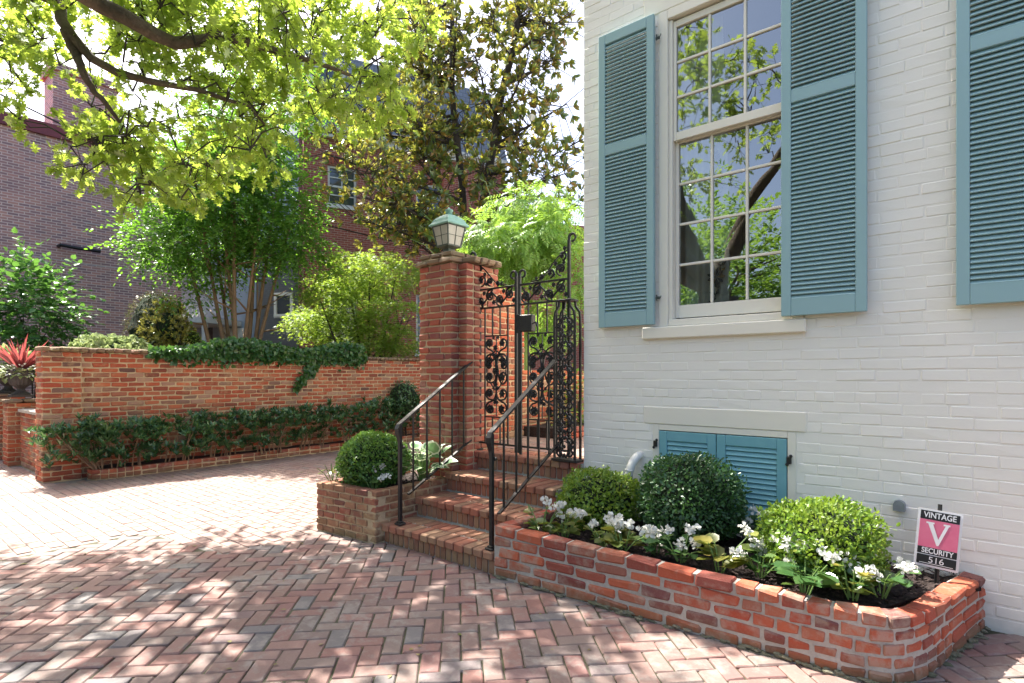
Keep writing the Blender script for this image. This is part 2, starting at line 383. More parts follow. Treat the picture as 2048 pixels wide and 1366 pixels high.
def seg_wall(segs, z0, ncourse, pitch, L, th, joint=0.011, jit=0.002, closed=False, soldier_top=False, rot_jit=0.004, headers=()):
    """bricks along straight segments [(x0,y0),(x1,y1),...] with the wall body to the left of the walk; corners interlock"""
    out = []; n = len(segs) - 1
    for c in range(ncourse):
        z = z0 + (c + 0.5) * pitch
        for i in range(n):
            a = Vector(segs[i]); b = Vector(segs[i + 1]); d = (b - a); ln = d.length; d.normalize(); nrm = Vector((-d.y, d.x))
            s0 = th if ((c + i) % 2 and (i > 0 or closed)) else 0.0
            s1 = th if (not ((c + i + 1) % 2) and (i < n - 1 or closed)) else 0.0
            lo, hi = s0, ln - s1
            Lr = L / 2 if c in headers else L
            nb = max(1, round((hi - lo) / Lr)); lp = (hi - lo) / nb
            edges = [lo + lp * k for k in range(nb + 1)]
            if (c % 2) and nb > 1 and not closed and i == 0 or (nb > 2 and c % 2 and n == 1):
                edges = [lo] + [lo + lp * (k + 0.5) for k in range(nb)] + [hi]
            for e0, e1 in zip(edges, edges[1:]):
                m = a + d * ((e0 + e1) / 2) + nrm * (th / 2 + rng.uniform(-jit, jit))
                out.append(((m.x, m.y, z + rng.uniform(-jit, jit) * 0.6), math.atan2(d.y, d.x) + rng.uniform(-rot_jit, rot_jit), (e1 - e0 - joint, th - 0.002, pitch - joint)))
    return out
def smooth_path(pts, n=400):
    """resample a polyline (Catmull-Rom) by arc length; returns f(s)->(p, tangent), length"""
    P = [Vector(p) for p in pts]; Q = []
    for i in range(len(P) - 1):
        p0 = P[max(i - 1, 0)]; p1 = P[i]; p2 = P[i + 1]; p3 = P[min(i + 2, len(P) - 1)]
        for k in range(24):
            t = k / 24; Q.append(0.5 * (2 * p1 + (p2 - p0) * t + (2 * p0 - 5 * p1 + 4 * p2 - p3) * t * t + (3 * p1 - p0 - 3 * p2 + p3) * t ** 3))
    Q.append(P[-1]); S = [0]
    for a, b in zip(Q, Q[1:]): S.append(S[-1] + (b - a).length)
    def f(s):
        s = min(max(s, 0), S[-1] - 1e-6); i = int(np.searchsorted(S, s, side='right')) - 1; i = min(i, len(Q) - 2)
        w = (s - S[i]) / max(S[i + 1] - S[i], 1e-9); return Q[i].lerp(Q[i + 1], w), (Q[i + 1] - Q[i]).normalized()
    return f, S[-1]
def ribbon(mb, f, ln, o0, o1, z0, z1, n=60, zs=None):
    """solid strip along path f from offset o0 to o1 (left of walk), z0..z1"""
    vs = []; fs = []
    for i in range(n + 1):
        p, d = f(ln * i / n); nr = Vector((-d.y, d.x)); k = zs(i / n) if zs else 1
        for o, z in ((o0, z0), (o1, z0), (o1, z1 * k), (o0, z1 * k)): q = p + nr * o; vs.append((q.x, q.y, z))
    for i in range(n):
        for k in range(4): a = i * 4 + k; b = i * 4 + (k + 1) % 4; fs.append((a, a + 4, b + 4, b))
    fs += [(0, 1, 2, 3), (n * 4 + 3, n * 4 + 2, n * 4 + 1, n * 4)]
    mb.add(vs, fs)

# ------------------------------------------------------------------ leaves
def unit(a): return a / np.maximum(np.linalg.norm(a, axis=-1, keepdims=True), 1e-9)
def rnd_unit(n): return unit(NR.normal(size=(n, 3)))
LEAF = {}
def tmpl(name, verts, faces): LEAF[name] = (np.array(verts, float), faces)
tmpl('oval', [(0, 0, 0), (0.3, 0.26, 0.05), (0.7, 0.24, 0.04), (1, 0, -0.05), (0.7, -0.24, 0.04), (0.3, -0.26, 0.05), (0.5, 0, -0.02)], [(0, 6, 1), (1, 6, 2), (2, 6, 3), (3, 6, 4), (4, 6, 5), (5, 6, 0)])
tmpl('lance', [(0, 0, 0), (0.45, 0.15, 0.04), (1, 0, -0.06), (0.45, -0.15, 0.04), (0.5, 0, -0.01)], [(0, 4, 1), (1, 4, 2), (2, 4, 3), (3, 4, 0)])
tmpl('magnolia', [(0, 0, 0), (0.3, 0.15, 0.05), (0.65, 0.17, 0.05), (1, 0, -0.05), (0.65, -0.17, 0.05), (0.3, -0.15, 0.05), (0.5, 0, -0.01)], [(0, 6, 1), (1, 6, 2), (2, 6, 3), (3, 6, 4), (4, 6, 5), (5, 6, 0)])
tmpl('blade', [(0, 0, 0), (0.4, 0.045, 0.02), (1, 0, -0.12), (0.4, -0.045, 0.02)], [(0, 3, 2), (0, 2, 1)])
tmpl('small', [(0, 0, 0), (0.5, 0.3, 0.06), (1, 0, 0), (0.5, -0.3, 0.06)], [(0, 3, 2), (0, 2, 1)])
def lobed(lobes, notch):
    pts = [(0, 0, 0)]; l = [(0.02, 0.03)] + lobes
    up = [(x, y, 0.10 * abs(y)) for x, y in l]; dn = [(x, -y, 0.10 * abs(y)) for x, y in reversed(l)]
    return up + [(1.0, 0, -0.08)] + dn
oak = lobed([(0.22, 0.08), (0.20, 0.34), (0.34, 0.22), (0.40, 0.09), (0.50, 0.46), (0.58, 0.30), (0.66, 0.08), (0.80, 0.30), (0.84, 0.10)], 0)
tmpl('oak', oak, [tuple(range(len(oak)))[::-1]])
star = []
for k, (a, r) in enumerate([(-150, .5), (-125, .2), (-95, .75), (-70, .2), (-45, .9), (-22, .22), (0, 1.0), (22, .22), (45, .9), (70, .2), (95, .75), (125, .2), (150, .5)]):
    star.append((0.25 + 0.75 * r * math.cos(R(a)), 0.75 * r * math.sin(R(a)), -0.12 * r * r))
tmpl('maple', star, [tuple(range(len(star)))])
pv = []; pf = []
for k in range(5):
    x = 0.15 + 0.17 * k
    for sgn in (-1, 1):
        b = len(pv); L_ = 0.36 - 0.03 * k
        pv += [(x, 0, -0.1 * x * x), (x + 0.03, sgn * L_ * 0.5 - 0.0, 0.02 - 0.1 * x), (x + 0.12, sgn * L_, -0.05 - 0.15 * x), (x + 0.14, sgn * L_ * 0.45, -0.02 - 0.1 * x)]
        pf.append((b, b + 1, b + 2, b + 3) if sgn < 0 else (b + 3, b + 2, b + 1, b))
b = len(pv); pv += [(0.9, 0, -0.1), (1.02, 0.08, -0.12), (1.25, 0, -0.25), (1.02, -0.08, -0.12)]; pf.append((b + 3, b + 2, b + 1, b))
tmpl('pinnate', pv, pf)
tmpl('round', [(0, 0, 0.0), (0.15, 0.36, 0.06), (0.5, 0.48, 0.09), (0.85, 0.3, 0.04), (1.05, 0, -0.05), (0.85, -0.3, 0.04), (0.5, -0.48, 0.09), (0.15, -0.36, 0.06), (0.5, 0, -0.02)], [(8, 1, 0), (8, 2, 1), (8, 3, 2), (8, 4, 3), (8, 5, 4), (8, 6, 5), (8, 7, 6), (8, 0, 7)][::1])
LEAF['round'] = (LEAF['round'][0], [f[::-1] for f in LEAF['round'][1]])
tmpl('heart', [(0, 0, 0), (-0.08, 0.2, 0.02), (0.15, 0.42, 0.08), (0.5, 0.42, 0.1), (0.8, 0.2, 0.02), (1.05, 0, -0.12), (0.8, -0.2, 0.02), (0.5, -0.42, 0.1), (0.15, -0.42, 0.08), (-0.08, -0.2, 0.02), (0.45, 0, -0.02)], [(10, k, k + 1) for k in range(9)] + [(10, 9, 0)])
LEAF['heart'] = (LEAF['heart'][0], [f[::-1] for f in LEAF['heart'][1]])
hv = LEAF['heart'][0]; hc = np.array((0.45, 0, 0.02)); hin = hc + (hv[:10] - hc) * 0.78
tmpl('heart_inner', np.vstack([hin, hv[10:11]]), LEAF['heart'][1])
tmpl('heart_rim', np.vstack([hin, hv[:10]]), [(k, k + 10, (k + 1) % 10 + 10, (k + 1) % 10)[::-1] for k in range(10)])
tmpl('petal', [(0, 0, 0), (0.35, 0.34, 0.12), (0.8, 0.38, 0.1), (1, 0, 0.0), (0.8, -0.38, 0.1), (0.35, -0.34, 0.12)], [(0, 5, 4, 3), (0, 3, 2, 1)])
def leaves(name, parent, cen, axis, nrm, size, kind, mat, kind_stuff=False):
    cen = np.asarray(cen, float); axis = unit(np.asarray(axis, float)); nrm = np.asarray(nrm, float)
    nrm = unit(nrm - axis * np.sum(nrm * axis, 1, keepdims=True)); side = np.cross(nrm, axis)
    tv, tf = LEAF[kind]; n = len(cen); k = len(tv)
    size = np.broadcast_to(np.asarray(size, float), (n,))
    V = cen[:, None, :] + size[:, None, None] * (tv[None, :, 0:1] * axis[:, None, :] + tv[None, :, 1:2] * side[:, None, :] + tv[None, :, 2:3] * nrm[:, None, :])
    V = V.reshape(-1, 3)
    me = bpy.data.meshes.new(name)
    loops = np.concatenate([np.array(f) for f in tf]); lens = np.array([len(f) for f in tf])
    nl = len(loops); allidx = (loops[None, :] + (np.arange(n) * k)[:, None]).reshape(-1)
    alln = np.tile(lens, n); starts = np.concatenate([[0], np.cumsum(alln)[:-1]])
    me.vertices.add(len(V)); me.vertices.foreach_set('co', V.astype(np.float32).reshape(-1))
    me.loops.add(len(allidx)); me.loops.foreach_set('vertex_index', allidx.astype(np.int32))
    me.polygons.add(len(alln)); me.polygons.foreach_set('loop_start', starts.astype(np.int32))
    me.update(calc_edges=True); me.validate()
    me.materials.append(M[mat])
    return link(bpy.data.objects.new(name, me), parent)
def in_ellipsoid(n, c, r, shell=0.0):
    d = rnd_unit(n); q = (shell + (1 - shell) * NR.random((n, 1))) ** (1 / 3 if shell == 0 else 1)
    return np.array(c) + d * q * np.array(r), d
def sprays(starts, dirs, length, nleaf, droop=0.3, spread=0.9, jitter=0.02):
    """alternate leaves along short twigs: centres, axes, normals, twig polylines"""
    C, A, Nn, T = [], [], [], []
    for s, d in zip(starts, dirs):
        d = d / (np.linalg.norm(d) + 1e-9); ln = length * NR.uniform(0.6, 1.25)
        sd = np.cross(d, (0, 0, 1.0)); sd /= (np.linalg.norm(sd) + 1e-6); pts = []
        for k in range(nleaf + 1):
            w = k / nleaf; p = s + d * ln * w + np.array((0, 0, -1.0)) * droop * ln * w * w
            pts.append(p)
            if k == 0: continue
            sg = 1 if k % 2 else -1
            ax = d * 0.55 + sd * sg * spread + NR.normal(0, 0.25, 3) + np.array((0, 0, -droop * 0.6))
            if k == nleaf: ax = d
            C.append(p + NR.normal(0, jitter, 3)); A.append(ax); Nn.append(np.array((0, 0, 1.0)) + NR.normal(0, 0.35, 3))
        T.append(pts)
    return np.array(C), np.array(A), np.array(Nn), T
def whorls(tips, dirs, nleaf, open_=0.9, flip=0.15):
    C, A, Nn = [], [], []
    for p, d in zip(tips, dirs):
        d = d / (np.linalg.norm(d) + 1e-9); a = np.cross(d, NR.normal(size=3)); a /= np.linalg.norm(a) + 1e-9; b = np.cross(d, a)
        n = nleaf + NR.integers(-1, 2)
        for k in range(n):
            w = 2 * math.pi * k / n + NR.uniform(-0.4, 0.4); o = open_ * NR.uniform(0.6, 1.3)
            r = a * math.cos(w) + b * math.sin(w); ax = d + r * o
            C.append(p + d * NR.uniform(-0.03, 0.01)); A.append(ax); Nn.append(d * o - r * 0.9 + NR.normal(0, flip, 3))
    return np.array(C), np.array(A), np.array(Nn)
# ================================================================== THE SETTING: ground and paving
HY = 4.2                                             # house front plane
g = MB(); g.box2((-400, -400, -0.6), (400, 400, -0.075)); ground = g.build('ground', 'joint_sand'); tag(ground, 'flat dark ground stretching around the paved court', 'ground', kind='structure')

PAVE = MB(); PAVE.add([(-5.92, -6, -0.010), (6, -6, -0.010), (6, 4.6, -0.010), (-4.66, 4.6, -0.010), (-4.66, 2.0, -0.010), (-5.92, 1.86, -0.010)], [(0, 1, 2, 3, 4, 5)])
pav = PAVE.build('pavement', 'joint_sand'); tag(pav, 'herringbone sidewalk of worn purple brown pavers', 'pavement', kind='structure')
DRV = MB(); DRV.add([(-30, -6, -0.011), (-5.92, -6, -0.011), (-5.92, 1.86, -0.011), (-4.66, 2.0, -0.011), (-4.66, 14, -0.011), (-9.7, 14, -0.011), (-9.7, 2.0, -0.011), (-30, 2.0, -0.011)], [(0, 1, 2, 3, 4, 5, 6, 7)])
drv = DRV.build('driveway', 'drive_joint'); tag(drv, 'sunlit driveway of straight laid red brick beside the garden wall', 'driveway', kind='structure')
paver_kit = Kit('paver', (0.2, 0.1, 0.06), 0.0035, 0.0022, 'paver', 12)
drive_kit = Kit('paver', (0.2, 0.1, 0.06), 0.003, 0.0012, 'drive_paver', 8)
def in_herring(x, y):
    if x < -5.92 or x > 3.4: return False
    if y > 1.86 + (x + 5.92) * 0.11 and x < -4.66: return False
    if y < -1.6 or y > 4.25: return False
    if -4.74 < x < -0.42 and y > (2.97 if x < -3.95 else 3.10): return False
    if -0.42 <= x < 0.05 and y > 3.14 + (x + 0.42) * 2.3 : return False
    if y > 4.16: return False
    return True
def seen(x, y, m=800):
    p = project((x, y, 0)); return p and -m < p[0] < 2048 + m and p[1] < 1366 + m * 2
pieces = []
U = 0.104; ca, sa = math.cos(R(45)), math.sin(R(45))
for k in range(-110, 110):
    for l in range(-40, 40):
        for typ in (0, 1):
            cx_, cy_ = k - 2 * l, k + 2 * l
            if typ == 0: mx, my, rr = cx_ + 1.0, cy_ + 0.5, 0
            else: mx, my, rr = cx_ + 3.5, cy_ + 1.0, 90
            x = (mx * ca - my * sa) * U - 2.0; y = (mx * sa + my * ca) * U + 1.0
            if not in_herring(x, y) or not seen(x, y): continue
            w = 0.004 * math.sin(x * 2.3 + y) * math.cos(y * 1.9)
            pieces.append(((x + rng.uniform(-.002, .002), y + rng.uniform(-.002, .002), -0.0295 + w + rng.uniform(-0.0025, 0.0025)),
                           Euler((rng.uniform(-.012, .012), rng.uniform(-.012, .012), R(45 + rr) + rng.uniform(-.014, .014))),
                           (2 * U - 0.0065 + rng.uniform(-.003, .001), U - 0.0065 + rng.uniform(-.003, .001), 0.06)))
emit(pav, paver_kit, pieces, 'paver', 290, 'paver_field')
pieces = []
row = 0; y = -1.6
while y < 12.5:
    off = 0.106 * (row % 2); x = -17 + off
    jy = 0.0
    while x < -4.66:
        xc, yc = x + 0.106, y + 0.053; x += 0.212
        if in_herring(xc, yc) or (xc > -5.9 and yc < 1.84): continue
        if yc > 1.95 and xc < -9.45: continue
        if not seen(xc, yc, 600) or project((xc, yc, 0))[2] > 13.5: continue
        pieces.append(((xc, yc, -0.0325 + rng.uniform(-.0012, .0012)), Euler((rng.uniform(-.005, .005), rng.uniform(-.005, .005), rng.uniform(-.008, .008))),
                       (0.201 + rng.uniform(-.003, .002), 0.095 + rng.uniform(-.003, .002), 0.06)))
    row += 1; y += 0.1065
emit(drv, drive_kit, pieces, 'paver', 290, 'paver_field')

# ================================================================== WHITE HOUSE
house = thing('white_brick_house', (0.7, 7, 0), 'white painted brick house with tall sash windows', 'house')
HX0, HX1, HZ = -2.632, 4.2, 6.4
W1 = (-1.93, -0.88, 1.83, 4.33); LIN1 = (-2.06, -0.75, 4.33, 4.62)
DXW = 2.37
W2 = (W1[0] + DXW, W1[1] + DXW, W1[2], W1[3]); LIN2 = (LIN1[0] + DXW, LIN1[1] + DXW, LIN1[2], LIN1[3])
BW = (-1.985, -0.93, 0.30, 1.055); LINB = (-2.06, -0.865, 1.055, 1.195)
holes = [W1, W2, BW]
def cells(x0, x1, z0, z1, hs):
    xs = sorted({x0, x1, *[h[0] for h in hs], *[h[1] for h in hs]}); zs = sorted({z0, z1, *[h[2] for h in hs], *[h[3] for h in hs]})
    for a, b in zip(xs, xs[1:]):
        for c, d in zip(zs, zs[1:]):
            mx, mz = (a + b) / 2, (c + d) / 2
            if not any(h[0] < mx < h[1] and h[2] < mz < h[3] for h in hs): yield a, b, c, d
w = MB()
for a, b, c, d in cells(HX0, HX1, -0.05, HZ, holes): w.box2((a, HY, c), (b, HY + 0.3, d))
w.build('front_wall', 'white_brick', house)
w = MB(); w.box2((HX0, HY + 0.302, -0.05), (HX0 + 0.3, 11, HZ)); w.box2((HX1 - 0.3, HY + 0.302, -0.05), (HX1, 11, HZ)); w.box2((HX0 + 0.302, 10.7, -0.05), (HX1 - 0.302, 11, HZ))
w.build('side_wall', 'white_brick', house)
w = MB(); w.box2((HX0 - 0.02, HY - 0.02, HZ + 0.002), (HX1, 11, HZ + 0.25)); w.build('roof', 'white_trim', house)
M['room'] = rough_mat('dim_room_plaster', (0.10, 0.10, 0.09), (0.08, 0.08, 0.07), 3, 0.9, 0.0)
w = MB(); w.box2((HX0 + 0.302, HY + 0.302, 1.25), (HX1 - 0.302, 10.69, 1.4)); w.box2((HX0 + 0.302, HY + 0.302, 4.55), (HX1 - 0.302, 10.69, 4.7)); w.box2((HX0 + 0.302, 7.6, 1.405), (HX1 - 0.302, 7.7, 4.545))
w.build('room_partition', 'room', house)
house_kit = Kit('brick', (0.22, 0.03, 0.066), 0.0028, 0.0014, 'white_brick', 12)
pieces = []; PIT = 0.0705
for c in range(int(HZ / PIT)):
    z0 = c * PIT; zm = z0 + PIT / 2
    off = (0.115 if c % 2 else 0.0) + rng.uniform(-0.02, 0.02); L = 0.115 if c % 7 == 4 else 0.225
    cuts = [h for h in holes + [LIN1, LIN2, LINB] if h[2] - 0.02 < zm < h[3] + 0.02]
    xs = [HX0 - 0.004] + [q for h in sorted(cuts) for q in (h[0], h[1])] + [4.0]
    for a, b in zip(xs[::2], xs[1::2]):
        for e0, e1 in course(a, b, L, off, 0.007):
            sag = 0.004 * math.sin(e0 * 1.7 + c * 0.3)
            pieces.append((((e0 + e1) / 2, HY + 0.0125 + rng.uniform(-.0013, .0013), zm + sag * 0.5), Euler((rng.uniform(-.012, .012), rng.uniform(-.004, .004), rng.uniform(-.006, .006))), (e1 - e0 + 0.002, 0.03, PIT - 0.0045)))
emit(house, house_kit, pieces, 'brick', 290)
# end bricks showing along the left corner of the house
pieces = []
for c in range(int(HZ / PIT)):
    pieces.append(((HX0 + 0.0105, HY + (0.115 if c % 2 else 0.06), (c + 0.5) * PIT), R(90), (0.21 if c % 2 else 0.10, 0.03, PIT - 0.0055)))
emit(house, house_kit, pieces, 'brick', 0, 'corner_brickwork')

def flat_lintel(l, proud):
    m = MB(); m.bbox2((l[0], HY - proud, l[2] + 0.002), (l[1], HY + 0.05, l[3]), 0.006); return m.build('lintel', 'white_trim', house)
for l in (LIN1, LIN2): flat_lintel(l, 0.009)
flat_lintel(LINB, 0.008)
def sash_window(w, dx=0.0):
    x0, x1, z0, z1 = w
    f = MB()                                          # casing and jambs
    f.bbox2((x0 + 0.002, HY - 0.012, z0), (x0 + 0.075, HY + 0.14, z1 - 0.002), 0.004); f.bbox2((x1 - 0.075, HY - 0.012, z0), (x1 - 0.002, HY + 0.14, z1 - 0.002), 0.004)
    f.bbox2((x0 + 0.0755, HY + 0.012, z0), (x0 + 0.105, HY + 0.139, z1 - 0.08), 0.003); f.bbox2((x1 - 0.105, HY + 0.012, z0), (x1 - 0.0755, HY + 0.139, z1 - 0.08), 0.003)
    f.bbox2((x0 + 0.0755, HY - 0.012, z1 - 0.075), (x1 - 0.0755, HY + 0.14, z1 - 0.002), 0.004)
    win = f.build('window', 'white_trim', house)
    m = MB(); m.bbox2((x0 + 0.0755, HY - 0.002, z0 + 0.001), (x1 - 0.0755, HY + 0.15, z0 + 0.055), 0.006)
    m.bbox2((-2.06 + dx, HY - 0.045, 1.735), (-0.862 + dx, HY + 0.10, z0 - 0.001), 0.008); m.build('sill', 'white_trim', win)
    gx0, gx1 = -1.80 + dx, -1.02 + dx
    def sash(gz0, gz1, y, rows, bot, top, name):
        a, b = x0 + 0.106, x1 - 0.106
        m = MB(); m.bbox2((a, y - 0.02, gz0 - bot), (gx0, y + 0.02, gz1 + top), 0.003); m.bbox2((gx1, y - 0.02, gz0 - bot), (b, y + 0.02, gz1 + top), 0.003)
        m.bbox2((gx0 + 0.0005, y - 0.0195, gz0 - bot), (gx1 - 0.0005, y + 0.0195, gz0), 0.003); m.bbox2((gx0 + 0.0005, y - 0.0195, gz1), (gx1 - 0.0005, y + 0.0195, gz1 + top), 0.003)
        m.build(name, 'white_trim', win)
        cw = (gx1 - gx0) / 3; rh = (gz1 - gz0) / rows
        for i in (1, 2):
            m = MB(); m.bbox2((gx0 + cw * i - 0.010, y - 0.014, gz0 + 0.001), (gx0 + cw * i + 0.010, y + 0.012, gz1 - 0.001), 0.004); m.build('muntin', 'white_trim', win)
        for j in range(1, rows):
            m = MB()
            for i in range(3): m.bbox2((gx0 + cw * i + (0.0105 if i else 0.001), y - 0.0135, gz0 + rh * j - 0.010), (gx0 + cw * (i + 1) - (0.0105 if i < 2 else 0.001), y + 0.0115, gz0 + rh * j + 0.010), 0.004)
            m.build('muntin', 'white_trim', win)
        for i in range(3):
            for j in range(rows):
                m = MB(); t = rng.uniform(-0.0012, 0.0012)
                m.add([(gx0 + cw * i + .002, y - t, gz0 + rh * j + .002), (gx0 + cw * (i + 1) - .002, y + t, gz0 + rh * j + .002), (gx0 + cw * (i + 1) - .002, y + t * 0.5, gz0 + rh * (j + 1) - .002), (gx0 + cw * i + .002, y - t * 0.5, gz0 + rh * (j + 1) - .002)], [(0, 1, 2, 3)])
                m.build('pane', 'glass', win)
    sash(3.36, 4.19, HY + 0.05, 3, 0.065, 0.05, 'upper_sash')
    sash(2.00, 3.285, HY + 0.095, 4, 0.10, 0.05, 'lower_sash')
    return win
sash_window(W1); sash_window(W2, DXW)
slat_me = None
def shutter(x0, x1, z0=1.848, z1=4.305, y=HY - 0.075):
    global slat_me
    st = 0.062; m = MB(); th = 0.036
    m.bbox2((x0, y, z0), (x0 + st, y + th, z1), 0.003); m.bbox2((x1 - st, y, z0), (x1, y + th, z1), 0.003)
    a, b = x0 + st + 0.0004, x1 - st - 0.0004
    for p, q in ((z0, z0 + 0.115), (3.288, 3.37), (z1 - 0.085, z1)): m.bbox2((a, y + 0.0004, p), (b, y + th - 0.0004, q), 0.003)
    s = m.build('shutter', 'teal', house)
    if slat_me is None:
        v, f = bevel_box((x1 - x0 - 2 * st - 0.001, 0.052, 0.0085), 0.002)
        slat_me = bpy.data.meshes.new('slat'); slat_me.from_pydata(v, [], f); slat_me.materials.append(M['teal'])
    for lo, hi in ((z0 + 0.115, 3.288), (3.37, z1 - 0.085)):
        n = int((hi - lo) / 0.0308)
        for k in range(n):
            o = bpy.data.objects.new('slat', slat_me); COL.objects.link(o); o.parent = s
            o.location = ((x0 + x1) / 2, y + th / 2 + 0.001, lo + (hi - lo) * (k + 0.5) / n); o.rotation_euler = (R(48) + rng.uniform(-.02, .02), 0, 0)
    return s
def hinge(parent, x, y, z):
    m = MB(); m.bbox((x, y, z), (0.035, 0.012, 0.022), 0.003); m.tube([(x - 0.004, y - 0.012, z - 0.022), (x - 0.004, y - 0.012, z + 0.022)], 0.006, 6)
    m.tube([(x + 0.01, y - 0.01, z), (x + 0.03, y - 0.02, z - 0.005), (x + 0.035, y - 0.02, z + 0.012)], 0.004, 5); m.build('hinge', 'lantern_metal', parent)
for x0 in (-2.442, -1.009, -0.071, -1.009 + DXW):
    s = shutter(x0, x0 + 0.499)
    if x0 == -2.442:
        for z in (2.06, 4.12): hinge(s, -1.925, HY - 0.035, z)
# basement window: cream frame, two louvred shutters, grey sill
x0, x1, z0, z1 = BW
m = MB(); m.bbox2((x0 + .001, HY - 0.004, z0), (x0 + 0.055, HY + 0.08, z1 - .001), 0.003); m.bbox2((x1 - 0.055, HY - 0.004, z0), (x1 - .001, HY + 0.08, z1 - .001), 0.003)
m.bbox2((x0 + 0.0555, HY - 0.004, z1 - 0.045), (x1 - 0.0555, HY + 0.08, z1 - .001), 0.003); bwin = m.build('basement_window', 'white_trim', house)
m = MB(); m.bbox2((x0 + 0.056, HY + 0.003, z0 + 0.05), (x1 - 0.056, HY + 0.09, z0 + 0.085), 0.004); m.build('sill', 'mortar_light', bwin)
bs_me = None
for a, b, tilt in ((-1.928, -1.478, 0.012), (-1.472, -0.99, -0.010)):
    c0, c1, th, y = 0.40, 1.004, 0.03, HY - 0.006; st = 0.065
    m = MB(); m.bbox2((a, y, c0), (a + st, y + th, c1), 0.003); m.bbox2((b - st, y, c0), (b, y + th, c1), 0.003)
    m.bbox2((a + st + .0004, y + .0004, c0), (b - st - .0004, y + th - .0004, c0 + 0.085), 0.003); m.bbox2((a + st + .0004, y + .0004, c1 - 0.075), (b - st - .0004, y + th - .0004, c1), 0.003)
    s = m.build('shutter', 'teal_old', bwin)
    m = MB(); m.box2((a + 0.01, y + th + 0.002, c0 + 0.01), (b - 0.01, y + th + 0.006, c1 - 0.01)); m.build('backing', 'joint_sand', s)
    v, f = bevel_box((b - a - 2 * st - 0.001, 0.036, 0.008), 0.002); me = bpy.data.meshes.new('slat'); me.from_pydata(v, [], f); me.materials.append(M['teal_old'])
    n = 12; lo, hi = c0 + 0.085, c1 - 0.075
    for k in range(n):
        o = bpy.data.objects.new('slat', me); COL.objects.link(o); o.parent = s
        o.location = ((a + b) / 2, y + th / 2 - 0.001, lo + (hi - lo) * (k + 0.5) / n); o.rotation_euler = (R(62) + rng.uniform(-.03, .03), 0, 0)
for hx, hz in ((-1.955, 0.90), (-0.972, 0.86), (-0.972, 0.52)):
    m = MB(); m.bbox((hx, HY - 0.016, hz), (0.03, 0.02, 0.05), 0.004)
    for s_ in (-1, 1): m.blob((hx + 0.012 * s_, HY - 0.02, hz + 0.03 * s_), (0.012, 0.01, 0.012), 6, 4)
    m.build('hinge', 'iron', bwin)
# white vent elbow and small grey hood on the wall
m = MB(); pp = at(1258, 922, 4.42); bx = pp.x
m.tube([(bx, HY + 0.02, 0.80), (bx - 0.005, HY - 0.05, 0.79), (bx - 0.02, HY - 0.10, 0.745), (bx - 0.035, HY - 0.13, 0.67), (bx - 0.04, HY - 0.135, 0.60)], 0.034, 12)
m.tube([(bx - 0.034, HY - 0.128, 0.690), (bx - 0.036, HY - 0.13, 0.675)], 0.037, 12); m.build('vent_pipe', 'white_brick', house, smooth=True)
M['grey_metal'] = rough_mat('grey_cast_metal', (0.30, 0.33, 0.36), None, 20, 0.45, 0.1, 0.002, 0.3)
m = MB(); q = at(1797, 1012, 3.42)
pr = []
for k in range(9):
    a = math.pi * k / 8; pr.append((0.030 * math.cos(a), 0.030 * math.sin(a)))
pr = [(0.030, -0.035)] + pr + [(-0.030, -0.035)]
vs = [(q.x + a, HY - 0.05, q.z + b) for a, b in pr] + [(q.x + a * 1.1, HY + 0.01, q.z + b) for a, b in pr]; n = len(pr)
m.add(vs, [tuple(range(n))] + [(k, k + n, (k + 1) % n + n, (k + 1) % n) for k in range(n)]); m.build('vent_hood', 'grey_metal', house)

# curtain inside the first window, with an embroidered trailing vine
M['curtain'] = rough_mat('pale_linen', (0.50, 0.53, 0.47), (0.46, 0.49, 0.44), 5, 0.9, 0.1)
M['thread_dark'] = rough_mat('dark_green_thread', (0.02, 0.045, 0.05), None, 20, 0.8, 0.1)
M['thread_gold'] = rough_mat('gold_thread', (0.36, 0.24, 0.07), None, 20, 0.8, 0.1)
cur = thing('curtain', (-1.68, HY + 0.26, 1.45), 'pale curtain with dark embroidered vine behind the window panes', 'curtain')
m = MB(); nx, nz = 60, 12; vs = []; fs = []
def cy(x): return HY + 0.26 + 0.03 * math.sin((x + 1.9) * 46) * (1 if x < -1.62 else 0.45)
for j in range(nz + 1):
    for i in range(nx + 1):
        z = 1.45 + 2.95 * j / nz; x = -1.90 + 0.43 * i / nx; x2 = x - 0.10 * max(0, (j / nz - 0.45)) * (i / nx)
        vs.append((x2, cy(x), z))
fs = [(j * (nx + 1) + i, j * (nx + 1) + i + 1, (j + 1) * (nx + 1) + i + 1, (j + 1) * (nx + 1) + i) for j in range(nz) for i in range(nx)]
m.add(vs, fs); m.build('panel', 'curtain', cur, smooth=True)
vine = MB(); gold = MB(); pts = []
for k in range(60):
    z = 1.95 + k * 0.022; pts.append((-1.555 + 0.035 * math.sin(z * 9), HY + 0.225, z))
vine.tube(pts, 0.0035, 4)
for k in range(2, 58, 2):
    x, y, z = pts[k]
    for s_ in (-1, 1):
        a = rng.uniform(0.2, 1.2) * s_; ln = rng.uniform(0.025, 0.06)
        dx, dz = ln * math.sin(a), ln * math.cos(a); tgt = gold if rng.random() < 0.22 else vine
        tgt.add([(x, y - .001, z), (x + dx * .5 - dz * .25, y - .002, z + dz * .5 + dx * .25), (x + dx, y - .001, z + dz), (x + dx * .5 + dz * .25, y - .002, z + dz * .5 - dx * .25)], [(0, 1, 2, 3)])
